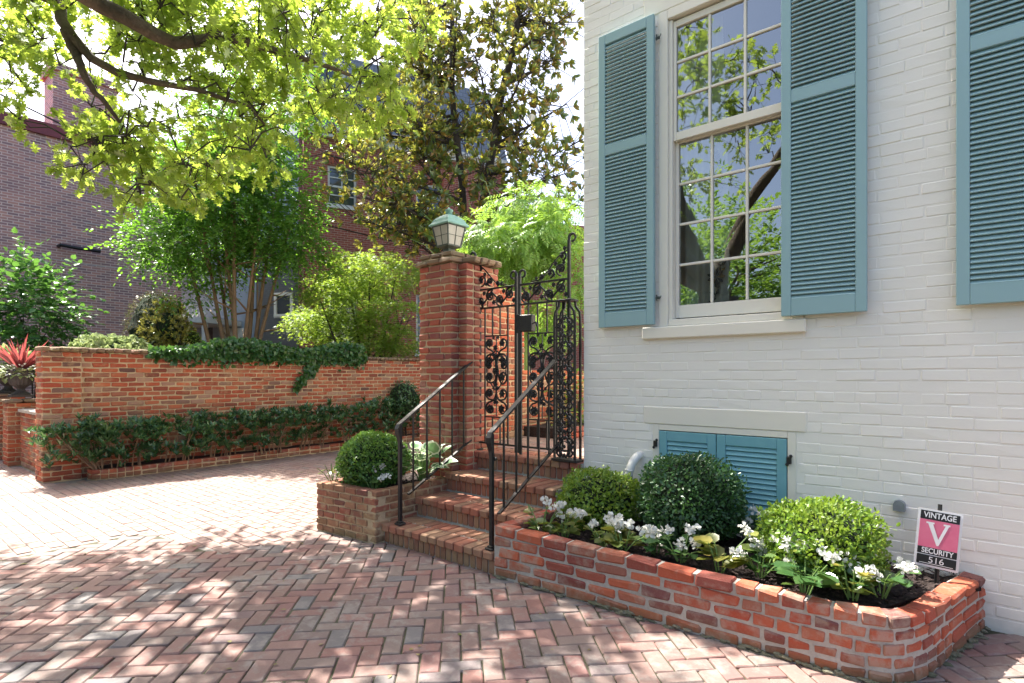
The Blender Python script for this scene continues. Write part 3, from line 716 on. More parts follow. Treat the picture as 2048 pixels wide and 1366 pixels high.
for z in (2.22, 2.62, 2.95):
    for k in range(9):
        a = 2 * math.pi * k / 9; (gold if k % 3 == 0 else vine).add([(-1.555, HY + .220, z), (-1.555 + .055 * math.cos(a - .25), HY + .219, z + .055 * math.sin(a - .25)), (-1.555 + .075 * math.cos(a), HY + .219, z + .075 * math.sin(a)), (-1.555 + .055 * math.cos(a + .25), HY + .219, z + .055 * math.sin(a + .25))], [(0, 1, 2, 3)])
vine.build('embroidery', 'thread_dark', cur); gold.build('embroidery', 'thread_gold', cur)

# ================================================================== STEPS
SX0, SX1 = -3.935, -2.664; RISE = 0.17; TREAD = 0.372; SY = 3.02
steps = thing('brick_steps', ((SX0 + SX1) / 2, 3.6, 0), 'brick steps rising to the iron gate between two planters', 'steps')
core = MB()
for k in range(4):
    xr = SX1 if k == 0 else SX1 + 0.03
    core.box2((SX0 - 0.02, SY + TREAD * k + 0.035, -0.03), (xr + (0 if k < 3 else 0.0), 4.55 - 0.001 * k, RISE * (k + 1) - 0.012 if k < 3 else RISE * 4 - 0.012))
core.build('mortar_bed', 'mortar_grey', steps)
step_kit = Kit('brick', (0.095, 0.19, 0.06), 0.005, 0.0018, 'step_brick', 10)
pieces = []
for k in range(4):
    y0 = SY + TREAD * k; zt = RISE * (k + 1); xr = SX1 if k == 0 else HX0 - 0.012
    nb = 13 if k == 0 else 13; bw = (xr - SX0) / nb
    for i in range(nb):
        x = SX0 + bw * (i + 0.5)
        pieces.append(((x, y0 + 0.092 - 0.004 + rng.uniform(-.003, .003), zt - 0.031 + rng.uniform(-.0015, .0015)), Euler((rng.uniform(-.008, .008), 0, rng.uniform(-.01, .01))), (bw - 0.009, 0.188, 0.060)))
    rows = 1 if k < 3 else 0
    for j in range(rows):
        for i in range(nb):
            x = SX0 + bw * (i + 0.5)
            pieces.append(((x, y0 + 0.196 + 0.09, zt - 0.0325 + rng.uniform(-.001, .001)), Euler((0, 0, rng.uniform(-.008, .008))), (bw - 0.009, 0.176, 0.060)))
    if k == 3:
        for j in range(2):
            for i in range(6):
                pieces.append(((SX0 + (i + .5) * (HX0 - SX0) / 6, y0 + 0.25 + 0.104 * j, zt - 0.033), 0.0, ((HX0 - SX0) / 6 - 0.009, 0.094, 0.060)))
    nr = 20; rw = (xr - SX0) / nr
    for i in range(nr):
        pieces.append(((SX0 + rw * (i + 0.5), y0 + 0.055 + rng.uniform(-.003, .003), zt - 0.062 - 0.054), Euler((0, rng.uniform(-.01, .01), rng.uniform(-.01, .01))), (rw - 0.010, 0.06, 0.098)))
emit(steps, step_kit, pieces, 'brick', 290)
# patio behind the gate
m = MB(); m.box2((-4.45, 4.4, -0.03), (-2.64, 12, RISE * 4 - 0.014)); pat = m.build('patio', 'mortar_light'); tag(pat, 'raised brick patio behind the iron gate', 'patio', kind='structure')
pieces = []
for j in range(40):
    for i in range(9):
        x = -4.4 + 0.212 * i + 0.1 * (j % 2); y = 4.62 + 0.104 * j
        if -4.35 < x < -2.75: pieces.append(((x, y, RISE * 4 - 0.034), 0.0, (0.202, 0.095, 0.06)))
emit(pat, drive_kit, pieces, 'paver', 120, 'paver_field')

# ================================================================== PLANTERS
plr = thing('brick_planter', (-1.4, 3.1, 0), 'long red brick planter with rounded end below the white wall', 'planter')
fpl, lpl = smooth_path([(-2.652, 3.02), (-2.1, 3.03), (-1.5, 3.042), (-1.0, 3.055), (-0.62, 3.062), (-0.42, 3.075), (-0.27, 3.14), (-0.17, 3.29), (-0.105, 3.52), (-0.03, 3.83), (0.06, 4.175)])
PH = 0.34; NC = 5; cp = PH / NC
zk = lambda w_: 1.10 - 0.20 * w_
planter_kit = Kit('brick', (0.2, 0.1, 0.058), 0.006, 0.0045, 'planter_brick', 12)
pieces = []
for c in range(NC):
    Lb = 0.212; s = -(0.106 if c % 2 else 0) + (0.02 * c if c < 4 else 0)
    while s < lpl:
        a = max(s, 0.0); b = min(s + Lb + rng.uniform(-0.025, 0.02), lpl); s = b if b > a else s + Lb
        curve = 1.75 < (a + b) / 2 < 3.0
        if curve and b - a > 0.14: b = a + 0.115; s = b
        if b - a < 0.05: continue
        p, d = fpl((a + b) / 2); nr = Vector((-d.y, d.x)); k = zk((a + b) / 2 / lpl)
        th = 0.105 if c == NC - 1 else 0.10
        q = p + nr * (th / 2 + rng.uniform(-.004, .004) - (0.004 if c == NC - 1 else 0))
        if curve: q = q + nr * 0.004
        hgt = cp * k - (0.013 if c < NC - 1 else 0.008)
        pieces.append(((q.x, q.y, (c + 0.5) * cp * k + rng.uniform(-.0025, .0025)), Euler((rng.uniform(-.015, .015), rng.uniform(-.012, .012), math.atan2(d.y, d.x) + rng.uniform(-.015, .015))), (b - a - 0.014, th, hgt)))
emit(plr, planter_kit, pieces, 'brick', 290)
m = MB(); ribbon(m, fpl, lpl, 0.010, 0.098, -0.03, PH - 0.010, 70, zk); m.build('mortar', 'mortar_grey', plr)
# crumbling footing at the foot of the wall
m = MB()
for k in range(110):
    p, d = fpl(lpl * rng.random()); nr = Vector((-d.y, d.x)); q = p - nr * rng.uniform(-0.012, 0.012)
    m.blob((q.x, q.y, rng.uniform(0.0, 0.022)), (rng.uniform(.015, .045), rng.uniform(.008, .016), rng.uniform(.005, .013)), 7, 5, 0.3)
m.build('footing', 'footing', plr)['kind'] = 'stuff'
# inside left end of the planter, against the steps
pieces = []
for c in range(NC):
    for i in range(5):
        y = 3.14 + 0.212 * i + (0.106 if c % 2 else 0)
        if y < 4.15: pieces.append(((SX1 + 0.052, y, (c + 0.5) * cp * 1.09), R(90), (0.2, 0.094, cp * 1.09 - 0.012)))
emit(plr, planter_kit, pieces, 'brick', 0, 'end_brickwork')
m = MB(); vs = []; fs = []
gx, gy = 60, 26
for j in range(gy + 1):
    for i in range(gx + 1):
        x = -2.58 + 2.62 * i / gx; y = 3.10 + 1.12 * j / gy
        lim = 3.10 + max(0, (x + 0.5)) * 1.7 if x > -0.5 else 3.10
        y = max(y, lim); z = 0.295 + 0.02 * math.sin(x * 7) * math.cos(y * 6) + rng.uniform(-.012, .012) - 0.03 * (i / gx)
        vs.append((x, min(y, HY - 0.002), z))
fs = [(j * (gx + 1) + i, j * (gx + 1) + i + 1, (j + 1) * (gx + 1) + i + 1, (j + 1) * (gx + 1) + i) for j in range(gy) for i in range(gx)]
m.add(vs, fs); m.build('soil', 'soil', plr)
M['mulch'] = rough_mat('shredded_mulch', (0.055, 0.035, 0.03), (0.02, 0.014, 0.014), 60, 0.9, 0.6)
def mulch(parent, n, fx):
    c = []; a = []
    for _ in range(n): p = fx(); c.append(p); a.append((rng.uniform(-1, 1), rng.uniform(-1, 1), rng.uniform(-.35, .35)))
    o = leaves('mulch', parent, c, a, np.array([(rng.uniform(-.6, .6), rng.uniform(-.6, .6), 1) for _ in range(n)]), NR.uniform(0.02, 0.055, n), 'lance', 'mulch'); o['kind'] = 'stuff'
def fx():
    while True:
        x, y = rng.uniform(-2.57, 0.0), rng.uniform(3.12, 4.17)
        if x < -0.5 or y > 3.15 + (x + 0.5) * 1.75: return (x, y, 0.312 - 0.03 * (x + 2.58) / 2.62 + rng.uniform(-.01, .012))
mulch(plr, 5200, fx)

pll = thing('brick_planter', (-4.33, 3.4, 0), 'square tan brick planter with a boxwood left of the steps', 'planter')
tan_kit = Kit('brick', (0.2, 0.1, 0.058), 0.005, 0.0035, 'tan_brick', 10)
PLH = 0.455; ncl = 7; pcl = PLH / ncl
segs = [(-4.745, 3.95), (-4.745, 2.885), (-3.935, 2.955), (-3.935, 3.9)]
emit(pll, tan_kit, seg_wall(segs, 0.0, ncl, pcl, 0.165, 0.105, 0.013, 0.003), 'brick', 260)
m = MB(); m.box2((-4.735, 2.99, -0.03), (-4.645, 3.9, PLH - 0.012)); m.box2((-4.03, 2.99, -0.03), (-3.945, 3.9, PLH - 0.012))
m.add([(-4.735, 2.897, -.03), (-3.949, 2.966, -.03), (-3.949, 2.99, -.03), (-4.735, 2.99, -.03), (-4.731, 2.897, PLH - .0135), (-3.949, 2.966, PLH - .0135), (-3.949, 3.05, PLH - .0135), (-4.731, 2.98, PLH - .0135)], [(0, 1, 5, 4), (4, 5, 6, 7), (1, 2, 6, 5), (3, 0, 4, 7), (2, 3, 7, 6)])
m.build('mortar', 'mortar_tan', pll)
m = MB(); m.box2((-4.65, 2.99, 0.2), (-4.02, 3.95, 0.405)); m.build('soil', 'soil', pll)
mulch(pll, 700, lambda: (rng.uniform(-4.64, -4.04), rng.uniform(3.0, 3.9), 0.415 + rng.uniform(-.005, .012)))

# ================================================================== GATE PIER
pier = thing('gate_pier', (-4.22, 4.2, 0), 'tall red brick gate pier carrying the lantern', 'pier')
pier_kit = Kit('brick', (0.2, 0.1, 0.058), 0.0055, 0.004, 'pier_brick', 12)
PZ = 2.66; npc = 37; pp_ = 0.0695
main = [(-4.465, 3.90), (-3.985, 3.90), (-3.985, 4.40), (-4.465, 4.40), (-4.465, 3.90)]
pieces = seg_wall(main, 0.0, npc, pp_, 0.19, 0.1, 0.013, 0.0035, closed=True)
jamb = [(-3.985, 4.005), (-3.865, 4.005), (-3.865, 4.50), (-3.985, 4.5)]
jp = []
for c in range(npc):
    z = (c + .5) * pp_
    if z < 0.68 and False: continue
    jp.append(((-3.928, 4.055, z), 0.0, (0.106, 0.1, pp_ - .013)))
    y = 4.11
    for ln in ((0.2, 0.18) if c % 2 else (0.1, 0.2, 0.08)): jp.append(((-3.918, y + ln / 2, z), R(90), (ln - 0.012, 0.1, pp_ - .013))); y += ln
emit(pier, pier_kit, pieces + jp, 'brick', 290)
m = MB(); m.box2((-4.452, 3.913, -0.03), (-3.998, 4.387, npc * pp_ - 0.008)); m.box2((-3.997, 4.018, -0.03), (-3.880, 4.48, npc * pp_ - 0.008)); m.build('mortar', 'mortar_tan', pier)
M['cap_brick'] = brick_piece_mat('mossy_cap_brick', [(0, (0.27, 0.14, 0.09)), (0.5, (0.24, 0.17, 0.10)), (1, (0.20, 0.13, 0.09))], stain=(0.22, 0.20, 0.10), stain_amt=0.5)
cap_kit = Kit('cap_brick', (0.2, 0.1, 0.06), 0.008, 0.005, 'cap_brick', 6)
zc = npc * pp_
cap = seg_wall([(-4.495, 3.87), (-3.955, 3.87), (-3.955, 4.43), (-4.495, 4.43), (-4.495, 3.87)], zc - 0.004, 1, 0.066, 0.18, 0.2, 0.012, 0.004, closed=True)
cap += seg_wall([(-4.47, 3.90), (-3.98, 3.90), (-3.98, 4.40), (-4.47, 4.40), (-4.47, 3.90)], zc + 0.063, 1, 0.062, 0.18, 0.2, 0.012, 0.004, closed=True)
for y in (4.08, 4.19, 4.30, 4.41): cap.append(((-3.89, y, zc + 0.03), 0.0, (0.2, 0.1, 0.058)))
emit(pier, cap_kit, cap, 'cap_brick', 60)
m = MB(); m.box2((-4.45, 3.93, zc - 0.006), (-4.0, 4.38, zc + 0.118)); m.build('cap_mortar', 'mortar_tan', pier)
PTOP = zc + 0.125

# ================================================================== LANTERN
lx, ly = -4.25, 4.13
lan = thing('lantern', (lx, ly, PTOP), 'square copper roofed lantern standing on the brick gate pier', 'lantern')
def ring(m, h, z, rot): return [(lx + h * math.sqrt(2) * math.cos(rot + math.pi / 2 * k), ly + h * math.sqrt(2) * math.sin(rot + math.pi / 2 * k), z) for k in range(4)]
rot = R(0) + YAW + R(3)
def loft(m, prof):
    vs = [];
    for h, z in prof: vs += ring(m, h, z, rot)
    n = len(prof); m.add(vs, [(i * 4 + k, i * 4 + (k + 1) % 4, (i + 1) * 4 + (k + 1) % 4, (i + 1) * 4 + k) for i in range(n - 1) for k in range(4)] + [(3, 2, 1, 0), tuple((n - 1) * 4 + k for k in range(4))])
z = PTOP - 0.01
m = MB(); loft(m, [(0.062, z), (0.062, z + 0.012), (0.046, z + 0.03), (0.040, z + 0.045), (0.046, z + 0.06), (0.042, z + 0.085), (0.070, z + 0.097), (0.092, z + 0.105), (0.092, z + 0.115)]); m.build('base', 'lantern_metal', lan)
zb, zt_ = z + 0.115, z + 0.315
m = MB(); b0, b1 = ring(None, 0.088, zb, rot), ring(None, 0.122, zt_, rot)
for k in range(4):
    m.tube([b0[k], b1[k]], 0.0085, 4)
    for r_ in (b0, b1): m.tube([r_[k], r_[(k + 1) % 4]], 0.008, 4)
m.build('cage', 'lantern_metal', lan)
def frosted():
    mm, nt, out = new_mat('seeded_lantern_glass'); g_ = N(nt, 'ShaderNodeBsdfGlossy'); setin(g_, Roughness=0.12)
    t_ = N(nt, 'ShaderNodeBsdfTranslucent'); t_.inputs[0].default_value = (0.75, 0.73, 0.66, 1); d_ = N(nt, 'ShaderNodeBsdfDiffuse'); d_.inputs[0].default_value = (0.5, 0.49, 0.44, 1)
    a_ = N(nt, 'ShaderNodeMixShader'); a_.inputs[0].default_value = 0.6; nt.links.new(d_.outputs[0], a_.inputs[1]); nt.links.new(t_.outputs[0], a_.inputs[2])
    c_ = N(nt, 'ShaderNodeMixShader'); c_.inputs[0].default_value = 0.12; nt.links.new(a_.outputs[0], c_.inputs[1]); nt.links.new(g_.outputs[0], c_.inputs[2]); nt.links.new(c_.outputs[0], out.inputs[0]); return mm
M['lantern_glass'] = frosted()
c0, c1 = ring(None, 0.085, zb + 0.003, rot), ring(None, 0.119, zt_ - 0.003, rot)
for k in range(4):
    m = MB(); m.add([c0[k], c0[(k + 1) % 4], c1[(k + 1) % 4], c1[k]], [(0, 1, 2, 3)]); p_ = m.build('pane', 'lantern_glass', lan)
    m = MB(); A, B, C, D = [Vector(q) for q in (b0[k], b0[(k + 1) % 4], b1[(k + 1) % 4], b1[k])]
    m.tube([A.lerp(B, 0.5), D.lerp(C, 0.5)], 0.0035, 4); m.tube([A.lerp(D, 0.5), B.lerp(C, 0.5)], 0.0035, 4); m.build('glazing_bar', 'lantern_metal', p_)
m = MB(); loft(m, [(0.150, zt_ + 0.004), (0.152, zt_ + 0.016), (0.128, zt_ + 0.045), (0.118, zt_ + 0.068), (0.095, zt_ + 0.095), (0.062, zt_ + 0.118), (0.036, zt_ + 0.132)]); roof = m.build('roof', 'copper', lan)
m = MB(); m.lathe([(0.036, 0), (0.036, 0.035), (0.044, 0.04), (0.044, 0.05), (0.02, 0.058), (0.010, 0.075), (0.002, 0.08)], (lx, ly, zt_ + 0.131), 14); m.build('finial', 'copper', roof, smooth=True)
# ================================================================== IRON GATE AND RAILINGS
GY = 4.21
def spiral(c, r0, turns, a0, hand=1, n=22, r1=0.12):
    """flat scroll in the x-z plane"""
    return [(c[0] + r0 * (1 - (1 - r1) * k / n) * math.cos(a0 + hand * 2 * math.pi * turns * k / n), 0.0, c[1] + r0 * (1 - (1 - r1) * k / n) * math.sin(a0 + hand * 2 * math.pi * turns * k / n)) for k in range(n + 1)]
def me_from(mb, mat, name):
    me = bpy.data.meshes.new(name); me.from_pydata(mb.v, [], mb.f); me.materials.append(M[mat]); return me
m = MB()
for k in range(6):                                   # five petalled iron flower with a domed centre
    a = 2 * math.pi * k / 6; c, s_ = math.cos(a), math.sin(a); px, pz = -s_, c
    m.add([(0, -.006, 0), (.55 * c + .34 * px, -.010, .55 * s_ + .34 * pz), (c, -.002, s_), (.55 * c - .34 * px, -.010, .55 * s_ - .34 * pz), (.5 * c, .012, .5 * s_)], [(0, 1, 2), (0, 2, 3), (0, 4, 1), (1, 4, 2), (2, 4, 3), (3, 4, 0)])
m.blob((0, -.010, 0), (.3, .012, .3), 7, 4)
m.v = [(x, y, z) for x, y, z in m.v]; rosette_me = me_from(m, 'iron', 'rosette')
def rosette(parent, x, y, z, r):
    o = bpy.data.objects.new('rosette', rosette_me); COL.objects.link(o); o.parent = parent
    o.location = Vector((x, y, z)) - Vector(parent['_base']); o.scale = (r, 1, r); o.rotation_euler = (0, rng.uniform(0, 6), 0)
scroll_cache = {}
def scroll(parent, x, z, r, a0, hand, turns=1.35, tail=None, y=GY, th=0.0094):
    m = MB(); pts = spiral((x, z), r, turns, a0, hand); pts = [(p[0], y, p[2]) for p in pts]
    if tail:
        t0 = Vector((tail[0], y, tail[1])); p0 = Vector(pts[0]); d = (Vector(pts[0]) - Vector(pts[1])).normalized()
        c1 = p0 + d * (t0 - p0).length * 0.5
        pts = [tuple(t0 * ((1 - w_) ** 2) + c1 * (2 * w_ * (1 - w_)) + p0 * (w_ * w_)) for w_ in [k / 8 for k in range(8)]] + pts
    m.tube(pts, [th] * (len(pts) - 4) + [th * .95, th * .9, th * .9, th * 1.5], 5); m.build('scroll', 'iron', parent)
def vbar(parent, x, z0, z1, w_=0.016, y=GY, name='bar', d=None):
    m = MB(); m.bbox2((x - w_ / 2, y - (d or w_) / 2, z0), (x + w_ / 2, y + (d or w_) / 2, z1), 0.002); return m.build(name, 'iron', parent)
def hbar(parent, x0, x1, z, h=0.016, y=GY, name='rail', d=0.03):
    m = MB(); m.bbox2((x0, y - d / 2, z - h / 2), (x1, y + d / 2, z + h / 2), 0.002); return m.build(name, 'iron', parent)
def crook(parent, x, z, s_, y=GY):
    """bar top rolled over into a curl"""
    m = MB(); pts = [(x, y, z - 0.05)] + [(x + s_ * 0.034 - s_ * 0.034 * math.cos(a), y, z + 0.034 * math.sin(a)) for a in [R(q) for q in range(0, 300, 25)]]
    m.tube(pts, [0.014] * 4 + [0.013, 0.012, 0.011, 0.010, 0.010, 0.010, 0.010, 0.010, 0.012][:len(pts) - 4], 6); m.build('curl', 'iron', parent)
def gate_leaf(xh, xm, label):
    """hinge side x, meeting side x"""
    s_ = 1 if xm > xh else -1
    g_ = thing('gate_leaf', ((xh + xm) / 2, GY, 0.68), label, 'gate', 'pair of iron gate leaves')
    lo, hi = min(xh, xm), max(xh, xm); zb, zf0, zf1 = 0.765, 2.125, 2.315
    vbar(g_, xh, 0.72, 2.66, 0.026, name='stile'); vbar(g_, xm, 0.70, 2.40, 0.026, name='stile')
    crook(g_, xh, 2.68, -s_); crook(g_, xm, 2.42, -s_)
    hx = 0.0135
    for z_ in (zb, zf0, zf1): hbar(g_, lo + hx, hi - hx, z_)
    wdt = hi - lo
    pa, pb = (lo + 0.135, hi - 0.105) if s_ > 0 else (lo + 0.105, hi - 0.135)
    zp0, zp1 = 1.03, 1.84
    for x in (pa, pb): vbar(g_, x, zb + 0.009, zf0 - 0.009, 0.015)
    for z_ in (zp0, zp1): hbar(g_, pa + 0.008, pb - 0.008, z_, 0.012, d=0.02)
    xe = lo + 0.068 if s_ > 0 else hi - 0.068
    vbar(g_, xe, zb + 0.009, zf0 - 0.009, 0.015)
    for q in (1 / 3, 2 / 3):
        x = pa + (pb - pa) * q; vbar(g_, x, zp1 + 0.007, zf0 - 0.009, 0.014); vbar(g_, x, zb + 0.009, zp0 - 0.007, 0.014)
    xc = (pa + pb) / 2; hw = (pb - pa) / 2
    # centre panel: paired scrolls mirrored about the middle, flowers at their eyes
    H = zp1 - zp0
    for sg in (-1, 1):
        for zz, r, a0, hd, tz in ((zp0 + 0.085, 0.068, R(90), -sg, 0.20), (zp0 + 0.235, 0.060, R(-90), sg, 0.42), (zp0 + H - 0.075, 0.060, R(-90), sg, H - 0.24), (zp0 + H - 0.24, 0.055, R(90), -sg, H - 0.38), (zp0 + 0.40, 0.062, R(-60), sg, 0.52), (zp0 + 0.52, 0.050, R(60), -sg, 0.62)):
            x = xc + sg * (hw - r - 0.006)
            scroll(g_, x, zz, r, a0, hd, 1.3, (xc + sg * 0.012, zp0 + tz)); rosette(g_, x, GY - 0.006, zz, r * 0.72); rosette(g_, x - sg * r * 0.9, GY - 0.004, zz + r * 0.95, r * 0.34)
    for zz, r in ((zp0 + 0.17, .030), (zp0 + 0.33, .036), (zp0 + 0.46, .046), (zp0 + 0.60, .04), (zp0 + H - 0.12, .034)): rosette(g_, xc, GY - 0.010, zz, r)
    m = MB(); m.tube([(xc, GY, zp0 + 0.01), (xc, GY, zp1 - 0.01)], 0.006, 5)
    for sg in (-1, 1):                               # vase shaped strap
        m.tube([(xc + sg * hw * w_, GY - 0.002, zp0 + zz) for w_, zz in ((0.1, .27), (0.5, .34), (0.85, .45), (0.8, .56), (0.4, .63), (0.05, .66))], 0.007, 5)
    m.build('vase_strap', 'iron', g_)
    # frieze of running scrolls
    n = 4
    for k in range(n):
        x = lo + hx + (wdt - 2 * hx) * (k + 0.5) / n; up = k % 2
        zz = zf0 + 0.095 + (0.026 if up else -0.026); r = 0.060
        scroll(g_, x, zz, r, R(90 if up else -90), 1 if up else -1, 1.4, (x - 0.12 if k else x - 0.05, zf0 + (0.025 if up else 0.165))); rosette(g_, x, GY - 0.008, zz, 0.042)
        rosette(g_, x + 0.055, GY - 0.006, zf0 + (0.05 if up else 0.15), 0.028)
    # crest sweeping up to the hinge stile
    m = MB(); pts = []
    for k in range(13):
        w_ = k / 12; pts.append((xh + s_ * (0.02 + 0.40 * w_), GY, zf1 + 0.02 + 0.235 * (0.5 + 0.5 * math.cos(math.pi * min(1, w_ * 1.15)))))
    m.tube(pts, 0.007, 5); m.build('crest_strap', 'iron', g_)
    for dx_, zz, r, hd in ((0.085, 0.085, 0.062, s_), (0.205, 0.062, 0.045, -s_), (0.07, 0.205, 0.045, -s_), (0.30, 0.035, 0.026, s_)):
        scroll(g_, xh + s_ * dx_, zf1 + 0.012 + zz, r, R(-90), hd, 1.3); rosette(g_, xh + s_ * dx_, GY - 0.007, zf1 + 0.012 + zz, r * 0.68)
    for dx_, zz, r in ((0.14, 0.14, .026), (0.16, 0.04, .022), (0.05, 0.14, .022), (0.04, 0.265, .024), (0.36, 0.03, .022)): rosette(g_, xh + s_ * dx_, GY - 0.006, zf1 + 0.01 + zz, r)
    return g_
gl = gate_leaf(-3.945, -3.405, 'left iron gate leaf with scrolls and roses beside the brick pier')
gr = gate_leaf(-2.795, -3.362, 'right iron gate leaf carrying the black lock box')
m = MB(); m.bbox2((-3.33, GY - 0.045, 1.86), (-3.19, GY + 0.03, 2.02), 0.006); m.bbox2((-3.375, GY - 0.035, 1.85), (-3.335, GY - 0.02, 2.03), 0.003); lb = m.build('lock_box', 'iron', gr)
m = MB(); m.tube([(-3.17, GY - 0.05, 1.93), (-3.12, GY - 0.07, 1.94), (-3.10, GY - 0.07, 1.90)], 0.008, 6); m.build('handle', 'iron', lb)
m = MB(); m.bbox2((-3.345, GY - 0.016, 0.69), (-3.315, GY - 0.036, 1.86), 0.003); m.build('drop_bolt', 'iron', gr)

def post_panel(cx_, cy_, rz, wd, label):
    """flat cast post: shouldered frame with six pierced lyre motifs"""
    p_ = thing('gate_post', (cx_, cy_, 0.68), label, 'gate post', 'cast iron gate posts')
    h = wd / 2; H = 1.42
    T = Matrix.Translation((cx_, cy_, 0.68)) @ Matrix.Rotation(rz, 4, 'Z')
    def bld(mb, name): mb.v = [tuple(T @ Vector(v)) for v in mb.v]; return mb.build(name, 'iron', p_)
    for dy in (0.0, 0.09):
        for sg in (-1, 1):
            m = MB(); m.tube([(sg * h, dy, 0.0), (sg * h, dy, 1.28), (sg * h * 0.92, dy, 1.33), (sg * h * 0.55, dy, 1.38), (sg * h * 0.5, dy, H + 0.02)], 0.013, 4); bld(m, 'upright')
    m = MB(); m.bbox((0, 0.045, 0.012), (wd + 0.05, 0.13, 0.022), 0.003); bld(m, 'foot_plate')
    m = MB(); m.bbox((0, 0.045, H + 0.012), (h + 0.05, 0.12, 0.018), 0.003); bld(m, 'top_plate')
    k = h - 0.012
    for q in range(6):
        z0 = 0.03 + q * 0.212; m = MB()
        for sg in (-1, 1):
            for (cx2, cz2, r, a0, hd) in ((0.52, 0.045, 0.42, 90, -1), (0.50, 0.155, 0.44, -90, 1), (0.62, 0.10, 0.30, 0, 1)):
                pts = spiral((sg * cx2 * k, z0 + cz2), r * k, 1.2, R(a0), sg * hd, 14); m.tube([(a, 0.0, c) for a, b, c in pts], 0.0105, 4)
            m.tube([(sg * 0.1 * k, 0, z0 + 0.005), (sg * 0.5 * k, 0, z0 + 0.06), (sg * 0.95 * k, 0, z0 + 0.105), (sg * 0.5 * k, 0, z0 + 0.15), (sg * 0.1 * k, 0, z0 + 0.20)], 0.010, 4)
        pts = [(0.5 * k * math.cos(a), 0, z0 + 0.105 + 0.045 * math.sin(a)) for a in [2 * math.pi * i / 14 for i in range(15)]]; m.tube(pts, 0.006, 4)
        for zz in (0.03, 0.105, 0.18): m.blob((0, -0.004, z0 + zz), (0.016, 0.008, 0.018), 6, 4)
        m.tube([(-k, 0, z0 + 0.208), (k, 0, z0 + 0.208)], 0.0055, 4)
        bld(m, 'lyre_motif')
    return p_
post_panel(-2.79, 4.13, 0, 0.215, 'pierced cast iron post against the white house corner')
post_panel(-3.905, 4.14, R(78), 0.17, 'pierced cast iron post against the brick pier')

def railing(xa, ya, za, xb, yb, label, nbal, step_z=0.17):
    """top rail from the bottom newel to the gate post, with lower rail and balusters"""
    r_ = thing('handrail', (xa, ya, step_z), label, 'handrail', 'pair of iron handrails')
    m = MB(); m.bbox2((xa - 0.015, ya - 0.015, step_z), (xa + 0.015, ya + 0.015, za - 0.005), 0.003); m.build('newel', 'iron', r_)
    m = MB(); m.bbox((xa, ya, step_z + 0.010), (0.075, 0.075, 0.018), 0.006); m.bbox((xa, ya, step_z + 0.026), (0.05, 0.05, 0.014), 0.006); m.build('foot', 'iron', r_)
    zt2 = za + 0.555; d = Vector((xb - xa, yb - ya, 0)); L = d.length; d.normalize(); nrm = Vector((-d.y, d.x, 0))
    def pt(s, z): return Vector((xa, ya, 0)) + d * s + Vector((0, 0, z))
    def strap(pts, wd, th, name):
        m = MB(); vs = []
        for i, p in enumerate(pts):
            t_ = (pts[min(i + 1, len(pts) - 1)] - pts[max(i - 1, 0)]).normalized(); up = nrm.cross(t_)
            for a, b in ((-1, -1), (1, -1), (1, 1), (-1, 1)): vs.append(p + nrm * a * wd / 2 + up * b * th / 2)
        n = len(pts); m.add(vs, [(i * 4 + k, i * 4 + (k + 1) % 4, (i + 1) * 4 + (k + 1) % 4, (i + 1) * 4 + k) for i in range(n - 1) for k in range(4)] + [(3, 2, 1, 0), ((n - 1) * 4, (n - 1) * 4 + 1, (n - 1) * 4 + 2, (n - 1) * 4 + 3)])
        return m.build(name, 'iron', r_)
    cur = [pt(0.045, za - 0.19), pt(0.02, za - 0.20), pt(0.005, za - 0.175), pt(-0.012, za - 0.12), pt(-0.035, za - 0.07), pt(-0.04, za - 0.035), pt(-0.02, za + 0.0)]
    strap(cur + [pt(0.02, za + 0.02)] + [pt(L * k / 6, za + 0.01 + 0.545 * k / 6) for k in range(1, 7)], 0.040, 0.016, 'top_rail')
    zl = lambda s: za - 0.70 + 0.045 + 0.43 * s / L
    strap([pt(0.10, zl(0.10)), pt(L * 0.5, zl(L * .5)), pt(L, zl(L))], 0.026, 0.014, 'lower_rail')
    for k in range(nbal):
        s = L * (k + 0.9) / (nbal + 0.55); p = pt(s, 0); z0, z1 = zl(s) + 0.007, za + 0.01 + 0.545 * s / L - 0.010
        m = MB(); m.box((p.x, p.y, (z0 + z1) / 2), (0.013, 0.013, z1 - z0), math.atan2(d.y, d.x)); m.build('baluster', 'iron', r_)
railing(-2.715, 3.07, 1.025, -2.885, 4.12, 'iron handrail ending beside the long red planter', 5)
railing(-3.775, 3.09, 1.025, -3.885, 4.08, 'iron handrail beside the square tan planter', 5)

# ================================================================== GARDEN WALL ALONG THE DRIVEWAY
WX = -9.7
gw = thing('garden_wall', (WX, 6, 0), 'high old brick garden wall with end pier along the driveway', 'wall')
wall_kit = Kit('brick', (0.2, 0.1, 0.058), 0.006, 0.004, 'wall_brick', 14)
WT = 1.775; nw = 25; wp = WT / nw
pieces = []
for c in range(nw):
    z = (c + .5) * wp; Lb = 0.108 if c == 11 else 0.216
    for e0, e1 in course(2.24, 12.5, Lb, 0.108 * (c % 2) + rng.uniform(-.01, .01), 0.014):
        pieces.append(((WX - 0.05 + rng.uniform(-.004, .004), (e0 + e1) / 2, z + rng.uniform(-.003, .003)), Euler((rng.uniform(-.01, .01), rng.uniform(-.008, .008), R(90) + rng.uniform(-.01, .01))), (e1 - e0, 0.1, wp - .014)))
pierp = [(WX + 0.06, 1.80), (WX + 0.06, 2.24), (WX - 0.35, 2.24), (WX - 0.35, 1.80), (WX + 0.06, 1.80)]
pieces += seg_wall(pierp, 0.0, nw, wp, 0.205, 0.1, 0.013, 0.004, closed=True)
emit(gw, wall_kit, pieces, 'brick', 290)
